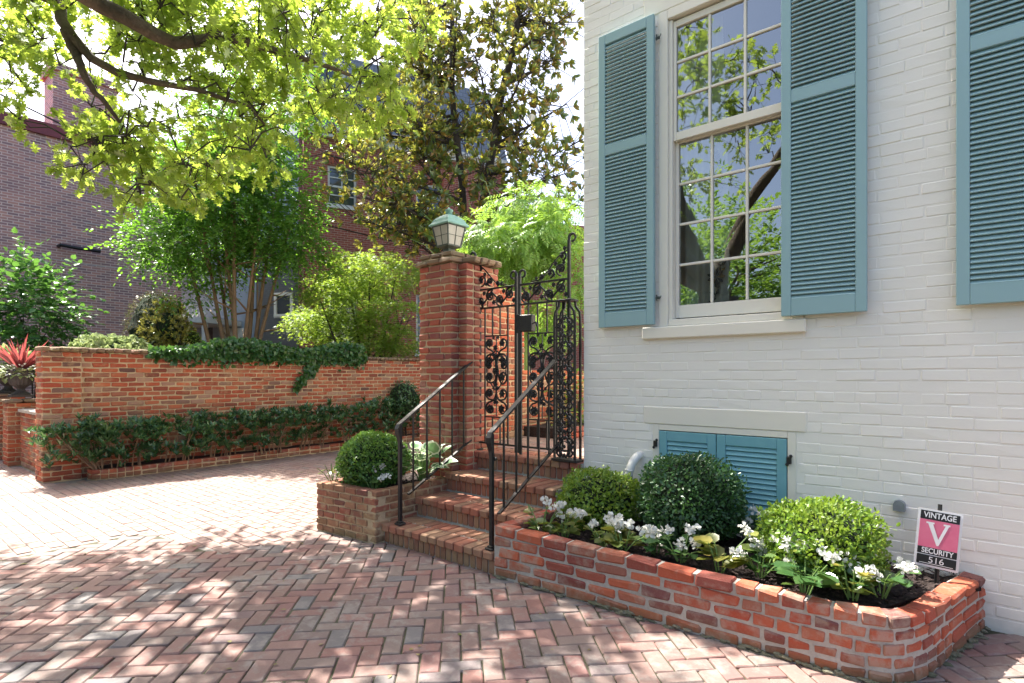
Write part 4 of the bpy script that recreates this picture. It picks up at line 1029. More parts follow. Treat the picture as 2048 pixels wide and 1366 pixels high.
m = MB(); m.box2((WX - 0.30, 2.24, -.03), (WX - 0.011, 12.5, WT - .006)); m.box2((WX - 0.338, 1.812, -.03), (WX + 0.048, 2.238, WT - .006)); m.build('mortar', 'mortar_tan', gw)
cop = []
for c, (o, zz, hh) in enumerate(((0.035, WT + 0.002, 0.062),)):
    y = 1.77
    while y < 12.4: cop.append(((WX + o - 0.13 + (0.055 if y < 2.3 else 0), y + .054, zz + hh / 2 + rng.uniform(-.003, .003)), Euler((0, 0, rng.uniform(-.02, .02))), (0.30 if y > 2.3 else 0.36, 0.098, hh))); y += 0.108
emit(gw, cap_kit, cop, 'coping_brick', 100)
WTOP = WT + 0.065
# low street wall with capped piers, running away to the left
lw = thing('street_wall', (-11, 1.95, 0), 'low brick street wall with small piers past the garden wall', 'wall')
pieces = seg_wall([(-10.04, 1.99), (-11.78, 1.99)], 0, 12, 0.072, 0.21, 0.1, 0.013, 0.003)
pieces = [((x, 1.98, z), r_, d) for (x, y, z), r_, d in pieces]
emit(lw, wall_kit, pieces, 'brick', 120)
m = MB(); m.box2((-11.80, 1.945, -.03), (-10.06, 2.06, 0.86)); m.build('mortar', 'mortar_tan', lw)
m = MB()
for k in range(9): m.bbox2((-11.78 + 0.194 * k, 1.90, 0.866), (-11.78 + 0.194 * k + 0.186, 2.10, 0.915), 0.006)
m.build('coping', 'mortar_light', lw)
for xp, hp in ((-12.02, 1.05), (-13.05, 1.08)):
    nc = int(hp / 0.072)
    pr_ = [(xp + 0.2, 1.78), (xp + 0.2, 2.18), (xp - 0.2, 2.18), (xp - 0.2, 1.78), (xp + 0.2, 1.78)]
    m = MB(); m.box2((xp - .188, 1.792, -.03), (xp + .188, 2.168, nc * .072 - .005)); pm = m.build('pier', 'mortar_tan', lw)
    emit(pm, wall_kit, seg_wall(pr_, 0, nc, 0.072, 0.2, 0.1, 0.013, 0.003, closed=True), 'brick', 60)
    cpz = seg_wall([(xp + 0.23, 1.75), (xp + 0.23, 2.21), (xp - 0.23, 2.21), (xp - 0.23, 1.75), (xp + 0.23, 1.75)], nc * .072, 1, 0.06, 0.2, 0.2, 0.01, 0.003, closed=True)
    emit(pm, cap_kit, cpz, 'cap_brick', 20)
pieces = [((x, 1.98, z), r_, d) for (x, y, z), r_, d in seg_wall([(-13.26, 1.99), (-17, 1.99)], 0, 12, 0.072, 0.21, 0.1, 0.013, 0.003)]
emit(lw, wall_kit, pieces, 'brick', 60)
m = MB(); m.box2((-17, 1.945, -.03), (-13.26, 2.06, 0.86)); m.build('mortar', 'mortar_tan', lw)
# bed kerb in front of the wall
kb = thing('bed_kerb', (-9.4, 5, 0), 'two course brick kerb edging the laurel bed', 'kerb')
fk, lk = smooth_path([(-9.60, 2.28), (-9.42, 2.29), (-9.34, 2.40), (-9.33, 2.7), (-9.36, 3.6), (-9.42, 5.0), (-9.47, 6.4), (-9.5, 8.0), (-9.5, 10.5)])
pieces = []
for c in range(2):
    s = 0.0 if c else -0.1
    while s < lk:
        Lb = 0.1 if s < 0.75 else 0.212; a, b = max(s, 0), min(s + Lb, lk); s += Lb
        if b - a < .04: continue
        p, d = fk((a + b) / 2); nr = Vector((-d.y, d.x)); q = p + nr * 0.05
        pieces.append(((q.x, q.y, 0.036 + 0.07 * c), math.atan2(d.y, d.x) + rng.uniform(-.01, .01), (b - a - 0.011, 0.096, 0.060)))
emit(kb, planter_kit, pieces, 'brick', 120)
m = MB(); ribbon(m, fk, lk, 0.009, 0.09, -0.03, 0.132, 60); m.build('mortar', 'mortar_tan', kb)
m = MB(); vs = []
for i in range(61):
    p, d = fk(lk * i / 60); nr = Vector((-d.y, d.x)); q = p + nr * 0.08; vs += [(q.x, q.y, 0.115), (WX - 0.005, max(q.y, 2.3), 0.15 + rng.uniform(-.01, .01))]
m.add(vs, [(2 * i, 2 * i + 2, 2 * i + 3, 2 * i + 1) for i in range(60)]); bs = m.build('soil', 'soil'); tag(bs, 'dark mulched soil of the laurel bed', 'soil', kind='structure')

# wall, low bed behind the gate
iw = thing('courtyard_wall', (-4.5, 7, 0.68), 'inner brick courtyard wall seen through the gate', 'wall')
pieces = []
for c in range(26):
    z = 0.68 + (c + .5) * .07
    for e0, e1 in course(4.52, 9.5 if c < 12 else 5.62, 0.21, 0.105 * (c % 2), 0.013):
        pieces.append(((-4.455 + rng.uniform(-.003, .003), (e0 + e1) / 2, z), R(90) + rng.uniform(-.008, .008), (e1 - e0, 0.1, .057)))
emit(iw, wall_kit, pieces, 'brick', 200)
m = MB(); m.box2((-4.65, 4.51, 0), (-4.418, 9.5, 0.68 + 12 * .07 - .006)); m.box2((-4.65, 4.515, 0.68 + 12 * .07 - .005), (-4.418, 5.62, 0.68 + 26 * .07)); m.build('mortar', 'mortar_tan', iw)
m = MB(); m.box2((-4.45, 5.6, 0.60), (-3.85, 9.4, 0.80)); m.build('bed_soil', 'soil', iw)
pieces = [((-3.80 + rng.uniform(-.002, .002), 5.6 + 0.212 * i + (0.1 if c else 0), 0.71 + 0.068 * c), R(90), (0.2, 0.1, .058)) for i in range(18) for c in range(2)]
emit(iw, planter_kit, pieces, 'bed_brick', 40)

# ================================================================== YARD SIGN
sgx = thing('yard_sign', (-0.12, 3.93, 0.29), 'small black and pink security sign staked by the white wall', 'sign')
M['sign_white'] = rough_mat('white_sign_plastic', (0.75, 0.75, 0.76), None, 5, 0.3, 0.0)
M['sign_black'] = rough_mat('black_sign_print', (0.012, 0.011, 0.013), None, 5, 0.3, 0.0)
M['sign_pink'] = rough_mat('faded_pink_print', (0.55, 0.10, 0.19), (0.62, 0.16, 0.25), 14, 0.35, 0.0)
# sign frame: local x to the right along the face, z up; tilted
p00 = at(1838, 1107, 3.02); sc_ = 3.02 / FPX
SG = Matrix.Translation(at(1876, 1079, 3.12)) @ Matrix.Rotation(R(3), 4, 'Z') @ Matrix.Rotation(R(4.5), 4, 'Y') @ Matrix.Rotation(R(-8), 4, 'X')
SW, SH = 0.200, 0.318
def sg_build(mb, name, mat, par=sgx): mb.v = [tuple(SG @ Vector(v)) for v in mb.v]; return mb.build(name, mat, par)
def rrect(x0, x1, z0, z1, r, y):
    pts = []
    for cx_, cz_, a0 in ((x1 - r, z1 - r, 0), (x0 + r, z1 - r, 90), (x0 + r, z0 + r, 180), (x1 - r, z0 + r, 270)):
        for k in range(5): a = R(a0 + 22.5 * k); pts.append((cx_ + r * math.cos(a), y, cz_ + r * math.sin(a)))
    return pts
def plate(x0, x1, z0, z1, r, y0, y1):
    a = rrect(x0, x1, z0, z1, r, y0); b = rrect(x0, x1, z0, z1, r, y1); n = len(a); mb = MB()
    mb.add(a + b, [tuple(range(n)), tuple(range(2 * n - 1, n - 1, -1))] + [(k, k + n, (k + 1) % n + n, (k + 1) % n) for k in range(n)]); return mb
bd = sg_build(plate(-SW / 2, SW / 2, -SH / 2, SH / 2, 0.008, -0.0025, 0.0025), 'board', 'sign_white')
h2, w2 = SH / 2, SW / 2 - 0.012
sg_build(plate(-w2, w2, h2 - 0.058, h2 - 0.010, 0.003, -0.0035, -0.0026), 'print', 'sign_black', bd)
sg_build(plate(-w2, w2, -0.052, h2 - 0.0585, 0.001, -0.0034, -0.0026), 'print', 'sign_pink', bd)
sg_build(plate(-w2, w2, -0.090, -0.0525, 0.003, -0.0035, -0.0026), 'print', 'sign_black', bd)
sg_build(plate(-w2, w2, -h2 + 0.012, -0.095, 0.003, -0.0035, -0.0026), 'print', 'sign_black', bd)
mb = MB(); vp = [(-0.075, 0.088), (-0.028, 0.088), (-0.028, 0.079), (-0.036, 0.079), (0.001, -0.002), (0.036, 0.079), (0.024, 0.079), (0.024, 0.088), (0.062, 0.088), (0.062, 0.079), (0.055, 0.079), (0.005, -0.036), (-0.006, -0.036), (-0.064, 0.079), (-0.075, 0.079)]
mb.add([(x * 0.78, -0.0042, z) for x, z in vp], [tuple(range(len(vp)))[::-1]]); sg_build(mb, 'letter', 'sign_white', bd)
def text(s, x, z, size, bold, sxk=1.0):
    cu = bpy.data.curves.new('lettering', 'FONT'); cu.body = s; cu.size = size; cu.align_x = 'CENTER'; cu.align_y = 'CENTER'; cu.offset = bold
    o = bpy.data.objects.new('lettering', cu); COL.objects.link(o); o.parent = bd; cu.materials.append(M['sign_white'])
    me = o.to_mesh() if False else bpy.data.meshes.new_from_object(o); bpy.data.objects.remove(o); me.materials.clear(); me.materials.append(M['sign_white'])
    o = bpy.data.objects.new('lettering', me); COL.objects.link(o); o.parent = bd
    o.matrix_local = SG @ Matrix.Translation((x, -0.0042, z)) @ Matrix.Rotation(R(90), 4, 'X') @ Matrix.Diagonal((sxk, 1, 1, 1))
text('VINTAGE', 0, h2 - 0.034, 0.044, 0.0008, 0.80); text('SECURITY', 0.002, -0.0715, 0.040, 0.0008, 0.80); text('516', 0, -0.120, 0.046, 0.0, 1.05)
mb = MB(); mb.box2((-0.075, -0.0042, -h2 + 0.018), (0.075, -0.0036, -h2 + 0.0205)); sg_build(mb, 'rule', 'sign_white', bd)
top_, bot_ = SG @ Vector((-0.005, 0.012, h2 + 0.035)), SG @ Vector((0.012, 0.012, -h2 - 0.11))
mb = MB(); mb.tube([bot_, top_], 0.011, 6); mb.build('stake', 'iron', sgx)
# ================================================================== BUILDINGS BEHIND
def facade(name, ax, ay, bx_, by_, z0, z1, hs, mat, parent, depth=0.3):
    """a wall from a to b (seen from its right hand side) with openings given in local metres; object axes follow the wall"""
    d = Vector((bx_ - ax, by_ - ay, 0)); L = d.length; rz = math.atan2(d.y, d.x); m = MB()
    for a, b, c, e in cells(0, L, z0, z1, hs): m.box2((a, 0, c), (b, depth, e))
    o = m.build(name, mat, parent); base = Vector(parent['_base']); o.location = Vector((ax, ay, 0)) - base; o.rotation_euler = (0, 0, rz)
    return o, Matrix.Translation((ax, ay, 0)) @ Matrix.Rotation(rz, 4, 'Z')
def far_window(parent_wall, h, cols, rows, mat='white_paint', sill=True, glass='far_glass'):
    """window set into a facade opening, in the wall's own axes"""
    a, b, c, e = h; m = MB(); fw = 0.07
    m.bbox2((a, 0.06, c), (a + fw, 0.16, e), .005); m.bbox2((b - fw, 0.06, c), (b, 0.16, e), .005); m.bbox2((a + fw + .001, 0.06, e - fw), (b - fw - .001, 0.16, e), .005); m.bbox2((a + fw + .001, 0.06, c), (b - fw - .001, 0.16, c + fw), .005)
    if sill: m.bbox2((a - .06, -0.06, c - 0.10), (b + .06, 0.10, c - .002), .005)
    w_ = m.build('window', mat, parent_wall)
    m = MB(); x0, x1, z0, z1 = a + fw, b - fw, c + fw, e - fw
    for i in range(1, cols): x = x0 + (x1 - x0) * i / cols; m.box2((x - .016, 0.085, z0), (x + .016, 0.125, z1))
    for j in range(1, rows):
        z_ = z0 + (z1 - z0) * j / rows; t_ = 0.03 if rows % 2 == 0 and j == rows // 2 else 0.016
        m.box2((x0, 0.083, z_ - t_), (x1, 0.127, z_ + t_))
    if m.v: m.build('muntin', mat, w_)
    for i in range(cols):
        for j in range(rows):
            m = MB(); xa, xb = x0 + (x1 - x0) * i / cols, x0 + (x1 - x0) * (i + 1) / cols; za, zb_ = z0 + (z1 - z0) * j / rows, z0 + (z1 - z0) * (j + 1) / rows
            m.add([(xa, .105, za), (xb, .105, za), (xb, .105, zb_), (xa, .105, zb_)], [(0, 1, 2, 3)]); m.build('pane', glass, w_)
    return w_
# long purple-brown brick building on the left
pb = thing('brick_building', (-18.5, 0, 0), 'long windowless purple brown brick building at the left', 'building')
facade('wall', -18.5, -20, -18.5, 6.75, 0, 7.65, [], 'purple_wall', pb)
facade('wall', -18.5, 6.75, -30, 6.75, 0, 7.65, [], 'purple_wall', pb)
m = MB(); m.box2((-30, -20.1, 7.652), (-18.42, 6.83, 7.97)); m.build('parapet', 'maroon', pb)
m = MB(); m.box2((-20.6, 3.9, 7.97), (-19.6, 5.4, 9.9)); m.box2((-20.68, 3.82, 9.9), (-19.52, 5.48, 10.1)); m.build('chimney', 'purple_wall', pb)
m = MB(); b_ = at(150, 497, 14.95); m.tube([(-18.5, b_.y - 0.35, b_.z), (-18.30, b_.y - 0.35, b_.z), (-18.25, b_.y, b_.z - .03), (-18.25, b_.y + 0.5, b_.z - .03)], 0.05, 6); m.build('bracket_pipe', 'iron', pb)
# blue grey house with the white porch
A, B = at(352, 752, 19.0), at(604, 752, 17.6)
bh = thing('blue_house', (A.x, A.y, 0), 'blue grey house with white porch behind the crape myrtle', 'house')
L_ = (Vector((B.x, B.y)) - Vector((A.x, A.y))).length
op = [(1.05, 1.55, 0.2, 3.3), (L_ - 0.95, L_ - 0.32, 3.38, 4.02)]
fo, fm = facade('wall', A.x, A.y, B.x, B.y, 0, 9.0, op, 'blue_wall', bh)
far_window(fo, op[0], 1, 3); far_window(fo, op[1], 1, 1)
base = Vector(bh['_base'])
def on(mb, name, mat, par=None):
    mb.v = [tuple(fm @ Vector(v)) for v in mb.v]; return mb.build(name, mat, par or bh)
m = MB(); m.box2((L_ - 1.7, -0.05, 0), (L_ - 0.0, -0.003, 5.6)); m.build if False else on(m, 'grey_bay', 'grey_wall')
m = MB(); m.box2((L_ - 0.98, -0.10, 3.32), (L_ - 0.28, -0.051, 3.40)); m.box2((L_ - 0.98, -0.09, 3.40), (L_ - 0.88, -0.051, 4.08)); m.box2((L_ - 0.38, -0.09, 3.40), (L_ - 0.28, -0.051, 4.08)); m.box2((L_ - 0.88, -0.09, 3.98), (L_ - 0.38, -0.051, 4.08)); on(m, 'small_window', 'white_trim')
m = MB(); m.box2((L_ - 0.87, -0.058, 3.41), (L_ - 0.39, -0.052, 3.97)); on(m, 'pane', 'far_glass')
m = MB(); m.box2((0.2, -1.5, 3.05), (2.7, -0.006, 3.22)); m.box2((0.2, -1.5, 3.60), (2.7, -1.42, 3.68)); on(m, 'porch_roof', 'white_paint')
for k in range(4): m = MB(); m.box2((0.3 + 0.75 * k, -1.46, 0), (0.42 + 0.75 * k, -1.34, 3.05)); on(m, 'porch_post', 'white_paint')
for k in range(16): m = MB(); m.lathe([(.02, 0), (.045, .08), (.02, .2), (.03, .38)], (0.27 + 0.16 * k, -1.46, 3.22), 8); on(m, 'baluster', 'white_paint')
m = MB(); m.box2((2.05, -0.05, 0.1), (2.95, -0.004, 3.0)); m.box2((2.0, -0.06, 0.1), (2.08, -0.003, 3.05)); on(m, 'door', 'white_paint')
m = MB(); m.box2((0.1, -0.09, 1.9), (L_ - 1.75, -0.003, 2.02)); on(m, 'band', 'maroon')
m = MB(); m.box2((0, 0.3, 9.002), (L_, 4, 9.2)); on(m, 'roof', 'slate')
# red brick town house with mansard roof
C_, D_ = at(607, 752, 17.3), at(1010, 752, 20.5)
th_ = thing('brick_townhouse', (C_.x, C_.y, 0), 'red brick townhouse with slate mansard roof behind the magnolia', 'house')
Lt = (Vector((D_.x, D_.y)) - Vector((C_.x, C_.y))).length
ops = [(0.72, 1.62, 5.95 + 0.9, 8.1), (0.75, 1.62, 2.2, 4.0), (3.6, 4.5, 6.2, 8.0), (3.6, 4.5, 2.2, 4.2)]
fo, fm = facade('wall', C_.x, C_.y, D_.x, D_.y, 0, 9.1, ops, 'red_wall', th_)
for h_ in ops: far_window(fo, h_, 2, 4)
side, _ = facade('wall', D_.x, D_.y, D_.x + 6 * RT.x + 2 * FW.x, D_.y + 6 * RT.y + 2 * FW.y, 0, 7.2, [], 'red_wall', th_)
def on(mb, name, mat, par=None):
    mb.v = [tuple(fm @ Vector(v)) for v in mb.v]; return mb.build(name, mat, par or th_)
for h_ in ops:
    for k in range(11):
        a = -0.5 + k / 10; m = MB(); xc = (h_[0] + h_[1]) / 2 + a * (h_[1] - h_[0] + .12); m.box((0, 0, 0), (0.075, 0.05, 0.24), M4=Matrix.Translation((xc, -0.008, h_[3] + 0.13 + 0.07 * (0.25 - a * a) * 2)) @ Matrix.Rotation(a * 0.35, 4, 'Y')); on(m, 'arch_brick', 'pier_brick')
m = MB(); m.box2((-0.15, -0.28, 9.102), (Lt, 0.3, 9.22)); m.box2((-0.1, -0.18, 8.92), (Lt, -0.004, 9.10)); on(m, 'cornice', 'white_paint')
m = MB(); m.add([(-0.1, -0.2, 9.222), (Lt, -0.2, 9.222), (Lt, 1.2, 12.3), (-0.1, 1.2, 12.3), (-0.1, 4, 9.222), (Lt, 4, 9.222), (Lt, 4, 12.3), (-0.1, 4, 12.3)], [(0, 1, 2, 3), (0, 3, 7, 4), (3, 2, 6, 7), (1, 5, 6, 2), (4, 7, 6, 5)]); rf = on(m, 'roof', 'slate')
m = MB(); m.box2((0.15, -0.05, 9.55), (1.25, 0.9, 11.2)); m.box2((0.05, -0.12, 11.202), (1.35, 0.95, 11.35)); dm = on(m, 'dormer', 'white_paint', rf)
m = MB(); m.box2((0.30, -0.062, 9.75), (1.10, -0.052, 10.35)); m.box2((0.30, -0.062, 10.40), (1.10, -0.052, 11.05)); on(m, 'pane', 'far_glass', rf)
m = MB(); m.tube([(-0.10, -0.10, 0.0), (-0.10, -0.10, 9.0)], 0.06, 8); on(m, 'downspout', 'maroon')
m = MB(); m.box2((5.6, 2.0, 7.3), (11.5, 6.0, 7.4)); on(m, 'low_roof', 'maroon')
# overhead cables
def cable(pts, r, mat, label):
    f_ = []
    for (p, q) in zip(pts, pts[1:]):
        p, q = Vector(p), Vector(q)
        for k in range(12): w_ = k / 12; v = p.lerp(q, w_); v.z -= 0.10 * 4 * w_ * (1 - w_); f_.append(v)
    f_.append(Vector(pts[-1])); m = MB(); m.tube(f_, r, 5); o = m.build('overhead_cable', mat); tag(o, label, 'cable')
cable([at(-500, -70, 8), at(440, 395, 13), at(1150, 560, 17.6)], 0.016, 'rubber', 'thick black cable slanting from the upper left to the townhouse')
cable([at(-300, 250, 13), at(330, 400, 16.0), at(640, 470, 17.0)], 0.010, 'pale_wire', 'upper pale wire crossing the purple brick wall')
cable([at(-300, 350, 13), at(330, 470, 16.0), at(600, 510, 17.0)], 0.010, 'pale_wire', 'middle pale wire crossing the purple brick wall')
cable([at(60, 510, 14), at(360, 542, 16.2), at(600, 555, 17)], 0.010, 'pale_wire', 'lowest pale wire crossing the purple brick wall')
# garden ground behind the wall
m = MB(); m.box2((-18.5, 2.07, -0.05), (WX - 0.302, 20, 0.02)); gg = m.build('garden_ground', 'soil'); tag(gg, 'planted garden ground behind the brick wall', 'ground', kind='structure')

# ================================================================== FOLIAGE MATERIALS
M['oak_leaf'] = leaf_mat('oak_leaf', [(0, (0.13, 0.24, 0.03)), (0.5, (0.18, 0.30, 0.04)), (1, (0.25, 0.36, 0.06))], (0.60, 0.74, 0.09), 0.55, 0.4, 0.08)
M['myrtle_leaf'] = leaf_mat('crape_myrtle_leaf', [(0, (0.035, 0.12, 0.02)), (0.6, (0.065, 0.18, 0.025)), (1, (0.12, 0.25, 0.035))], (0.32, 0.64, 0.04), 0.45, 0.4, 0.15)
M['magnolia_leaf'] = leaf_mat('magnolia_leaf', [(0, (0.035, 0.11, 0.045)), (0.6, (0.055, 0.15, 0.055)), (0.85, (0.09, 0.19, 0.05)), (1, (0.22, 0.25, 0.04))], (0.66, 0.62, 0.07), 0.40, 0.25, 0.35, back=(0.36, 0.19, 0.05))
M['wisteria_leaf'] = leaf_mat('wisteria_leaf', [(0, (0.06, 0.17, 0.03)), (0.6, (0.09, 0.22, 0.035)), (1, (0.17, 0.28, 0.05))], (0.46, 0.70, 0.08), 0.48, 0.4, 0.12)
M['maple_leaf'] = leaf_mat('japanese_maple_leaf', [(0, (0.05, 0.14, 0.02)), (0.6, (0.09, 0.20, 0.03)), (1, (0.16, 0.25, 0.04))], (0.62, 0.82, 0.08), 0.55, 0.45, 0.1)
M['box_leaf'] = leaf_mat('boxwood_leaf', [(0, (0.04, 0.13, 0.02)), (0.5, (0.08, 0.20, 0.03)), (1, (0.15, 0.27, 0.045))], (0.25, 0.42, 0.05), 0.3, 0.35, 0.2)
M['bright_leaf'] = leaf_mat('bright_shrub_leaf', [(0, (0.08, 0.19, 0.02)), (0.5, (0.13, 0.26, 0.025)), (0.85, (0.19, 0.31, 0.04)), (1, (0.27, 0.30, 0.05))], (0.36, 0.52, 0.05), 0.38, 0.4, 0.15)
M['holly_leaf'] = leaf_mat('holly_leaf', [(0, (0.015, 0.05, 0.02)), (0.6, (0.03, 0.09, 0.03)), (1, (0.06, 0.15, 0.04))], (0.12, 0.28, 0.05), 0.25, 0.38, 0.25)
M['laurel_leaf'] = leaf_mat('laurel_leaf', [(0, (0.035, 0.10, 0.05)), (0.6, (0.05, 0.135, 0.055)), (1, (0.11, 0.20, 0.06))], (0.10, 0.25, 0.04), 0.25, 0.25, 0.3)
M['ivy_leaf'] = leaf_mat('ivy_leaf', [(0, (0.02, 0.075, 0.025)), (0.6, (0.04, 0.12, 0.03)), (1, (0.08, 0.18, 0.04))], (0.14, 0.32, 0.04), 0.3, 0.3, 0.25)
M['shrub_leaf'] = leaf_mat('shrub_leaf', [(0, (0.03, 0.12, 0.04)), (0.6, (0.06, 0.18, 0.05)), (1, (0.12, 0.25, 0.06))], (0.20, 0.42, 0.05), 0.35, 0.3, 0.25)
M['pieris_leaf'] = leaf_mat('yellow_pieris_leaf', [(0, (0.07, 0.12, 0.03)), (0.5, (0.20, 0.22, 0.06)), (1, (0.38, 0.32, 0.06))], (0.45, 0.42, 0.08), 0.3, 0.25, 0.3)
M['purple_leaf'] = leaf_mat('bronze_shrub_leaf', [(0, (0.05, 0.06, 0.035)), (0.5, (0.12, 0.13, 0.06)), (1, (0.26, 0.20, 0.14))], (0.2, 0.2, 0.06), 0.25, 0.3, 0.25)
M['pale_leaf'] = leaf_mat('pale_hydrangea_leaf', [(0, (0.20, 0.30, 0.10)), (0.6, (0.32, 0.40, 0.18)), (1, (0.45, 0.50, 0.28))], (0.45, 0.55, 0.2), 0.35, 0.4, 0.15)
M['begonia_leaf'] = leaf_mat('begonia_leaf', [(0, (0.06, 0.15, 0.03)), (0.5, (0.12, 0.20, 0.035)), (0.8, (0.25, 0.26, 0.05)), (1, (0.30, 0.19, 0.04))], (0.38, 0.46, 0.06), 0.35, 0.3, 0.25)
M['dark_begonia_leaf'] = leaf_mat('dark_begonia_leaf', [(0, (0.03, 0.09, 0.03)), (0.6, (0.05, 0.13, 0.04)), (1, (0.10, 0.16, 0.05))], (0.2, 0.34, 0.06), 0.28, 0.2, 0.4)
M['hosta_leaf'] = leaf_mat('hosta_leaf', [(0, (0.09, 0.22, 0.08)), (1, (0.15, 0.28, 0.12))], (0.25, 0.45, 0.15), 0.3, 0.3, 0.25)
M['hosta_edge'] = leaf_mat('hosta_leaf_margin', [(0, (0.6, 0.66, 0.45)), (1, (0.7, 0.74, 0.55))], (0.6, 0.65, 0.4), 0.3, 0.35, 0.2)
M['petal'] = leaf_mat('white_petal', [(0, (0.78, 0.78, 0.74)), (1, (0.85, 0.85, 0.82))], (0.8, 0.8, 0.72), 0.35, 0.5, 0.05)
M['red_leaf'] = leaf_mat('red_cordyline_leaf', [(0, (0.22, 0.035, 0.05)), (1, (0.38, 0.09, 0.10))], (0.5, 0.12, 0.1), 0.35, 0.3, 0.2)
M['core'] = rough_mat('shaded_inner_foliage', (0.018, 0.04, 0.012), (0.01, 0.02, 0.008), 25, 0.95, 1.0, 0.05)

# ================================================================== OAK
TR = Vector((-3.85, -2.45, 0))
oak = thing('street_oak', TR, 'large oak reaching its leafy limbs over the court from the upper left', 'tree')
m = MB()
fork = TR + Vector((0.15, 0.1, 3.0))
m.tube([TR + Vector((0, 0, -.05)), TR + Vector((0.02, 0, .25)), TR + Vector((0.04, 0.02, 1.2)), TR + Vector((-0.02, 0.04, 2.1)), fork], [0.55, 0.42, 0.36, 0.35, 0.36], 14)
limbs = []
def limb(pts, r0, r1, sub=True):
    n = len(pts); P = [Vector(pts[0])]
    f_, l_ = smooth_path(pts); q = [f_(l_ * k / (n * 4))[0] for k in range(n * 4 + 1)]
    for i in range(1, len(q) - 1): q[i] = q[i] + Vector([rng.uniform(-1, 1) for _ in range(3)]) * r0 * 0.18
    rr = [r0 + (r1 - r0) * (k / (len(q) - 1)) ** 0.8 for k in range(len(q))]
    m.tube(q, rr, 9); limbs.append((q, rr)); return q
limb([fork, (-5.2, -1.2, 4.1), at(40, -45, 5.3), at(130, 55, 5.2), at(215, 130, 5.2), at(330, 163, 5.4), at(420, 184, 5.6), at(500, 215, 5.9), at(530, 250, 6.0)], 0.19, 0.012)
limb([at(133, 62, 5.2), at(150, 105, 5.2), at(163, 135, 5.15), at(180, 170, 5.2), at(212, 208, 5.3), at(240, 245, 5.4)], 0.055, 0.016)
limb([fork, (-4.7, -0.9, 4.4), at(120, -40, 4.6), at(250, 45, 4.9), at(330, 82, 5.2), at(440, 82, 5.6), at(610, 120, 6.2), at(700, 150, 6.6)], 0.20, 0.02)
limb([fork, (-4.3, -1.8, 4.4), (-4.2, -0.4, 5.6), (-4.6, 1.4, 6.2), (-5.0, 2.8, 6.3)], 0.20, 0.04)
limb([fork, (-3.6, -2.4, 4.0), (-2.4, -2.0, 5.4), (-1.2, -1.0, 6.2)], 0.18, 0.03)
limb([fork, (-6.0, -2.6, 4.4), (-7.8, -1.8, 5.6), (-9.2, 0.2, 6.4)], 0.17, 0.03)
# leaf clumps: (photo px, py, distance, radius m, leaves)
clumps = []
def band(x0, x1, y0, y1, t0, t1, n, r=(0.24, 0.46), k=40):
    n = int(n * 1.5)
    for _ in range(n):
        clumps.append((at(rng.uniform(x0, x1), rng.uniform(y0, y1), rng.uniform(t0, t1)), rng.uniform(*r), k))
band(-80, 260, -60, 60, 5.0, 7.0, 16); band(230, 640, -60, 90, 5.0, 7.0, 34); band(560, 860, -60, 80, 5.6, 7.5, 26)
band(-60, 120, 60, 190, 5.2, 7.0, 10); band(180, 470, 60, 160, 5.2, 7.0, 16, k=20); band(480, 800, 80, 200, 5.8, 7.5, 26)
band(230, 560, 170, 330, 5.4, 7.2, 28, k=22); band(120, 300, 210, 330, 5.4, 6.5, 12, k=22); band(560, 780, 180, 260, 6.4, 7.5, 8, (0.18, 0.3), 18)
band(150, 290, 290, 345, 5.4, 6.4, 6, (0.15, 0.26), 18); band(250, 470, 320, 400, 5.6, 6.6, 14, (0.16, 0.28), 18); band(400, 560, 230, 340, 5.8, 7.0, 10, (.18, .3), 18)
for px, py in ((40, 240), (60, 255), (130, 335), (165, 350), (215, 330), (255, 405), (390, 395), (330, 385), (300, 370), (200, 300), (120, 130), (500, 300)): clumps.append((at(px, py, 5.6), 0.15, 16))
# canopy higher up and over the court (above the picture), which throws the dappled shade
def high(x0, x1, y0, y1, z0, z1, n, r=(0.25, 0.55), k=24):
    for _ in range(n):
        p = Vector((rng.uniform(x0, x1), rng.uniform(y0, y1), rng.uniform(z0, z1))); q = project(p)
        if q and -60 < q[0] < 2100 and q[1] > -60: continue
        clumps.append((p, rng.uniform(*r), k))
CANOPY = [(-7.5, -3.6, -2.0, 0.9, 4.2, 6.6, 75), (-9.5, -5.5, -3.0, 1.0, 4.4, 7.0, 55), (-7.2, -3.2, 0.2, 2.6, 5.2, 7.2, 100, (0.3, 0.6), 54), (-6.4, -2.4, -0.8, 1.2, 4.6, 6.6, 45, (0.3, 0.55), 40), (-10.5, -7.5, 0.5, 2.0, 5.2, 7.5, 8), (-3.5, -0.5, -2.5, 0.0, 4.6, 6.6, 34)]
for c_ in CANOPY: high(*c_)
allq = [p for q, r_ in limbs for p in q[len(q) // 4:]]
clumps.sort(key=lambda c: min((p - c[0]).length_squared for p in allq))
LC, LA, LN = [], [], []
tw = MB()
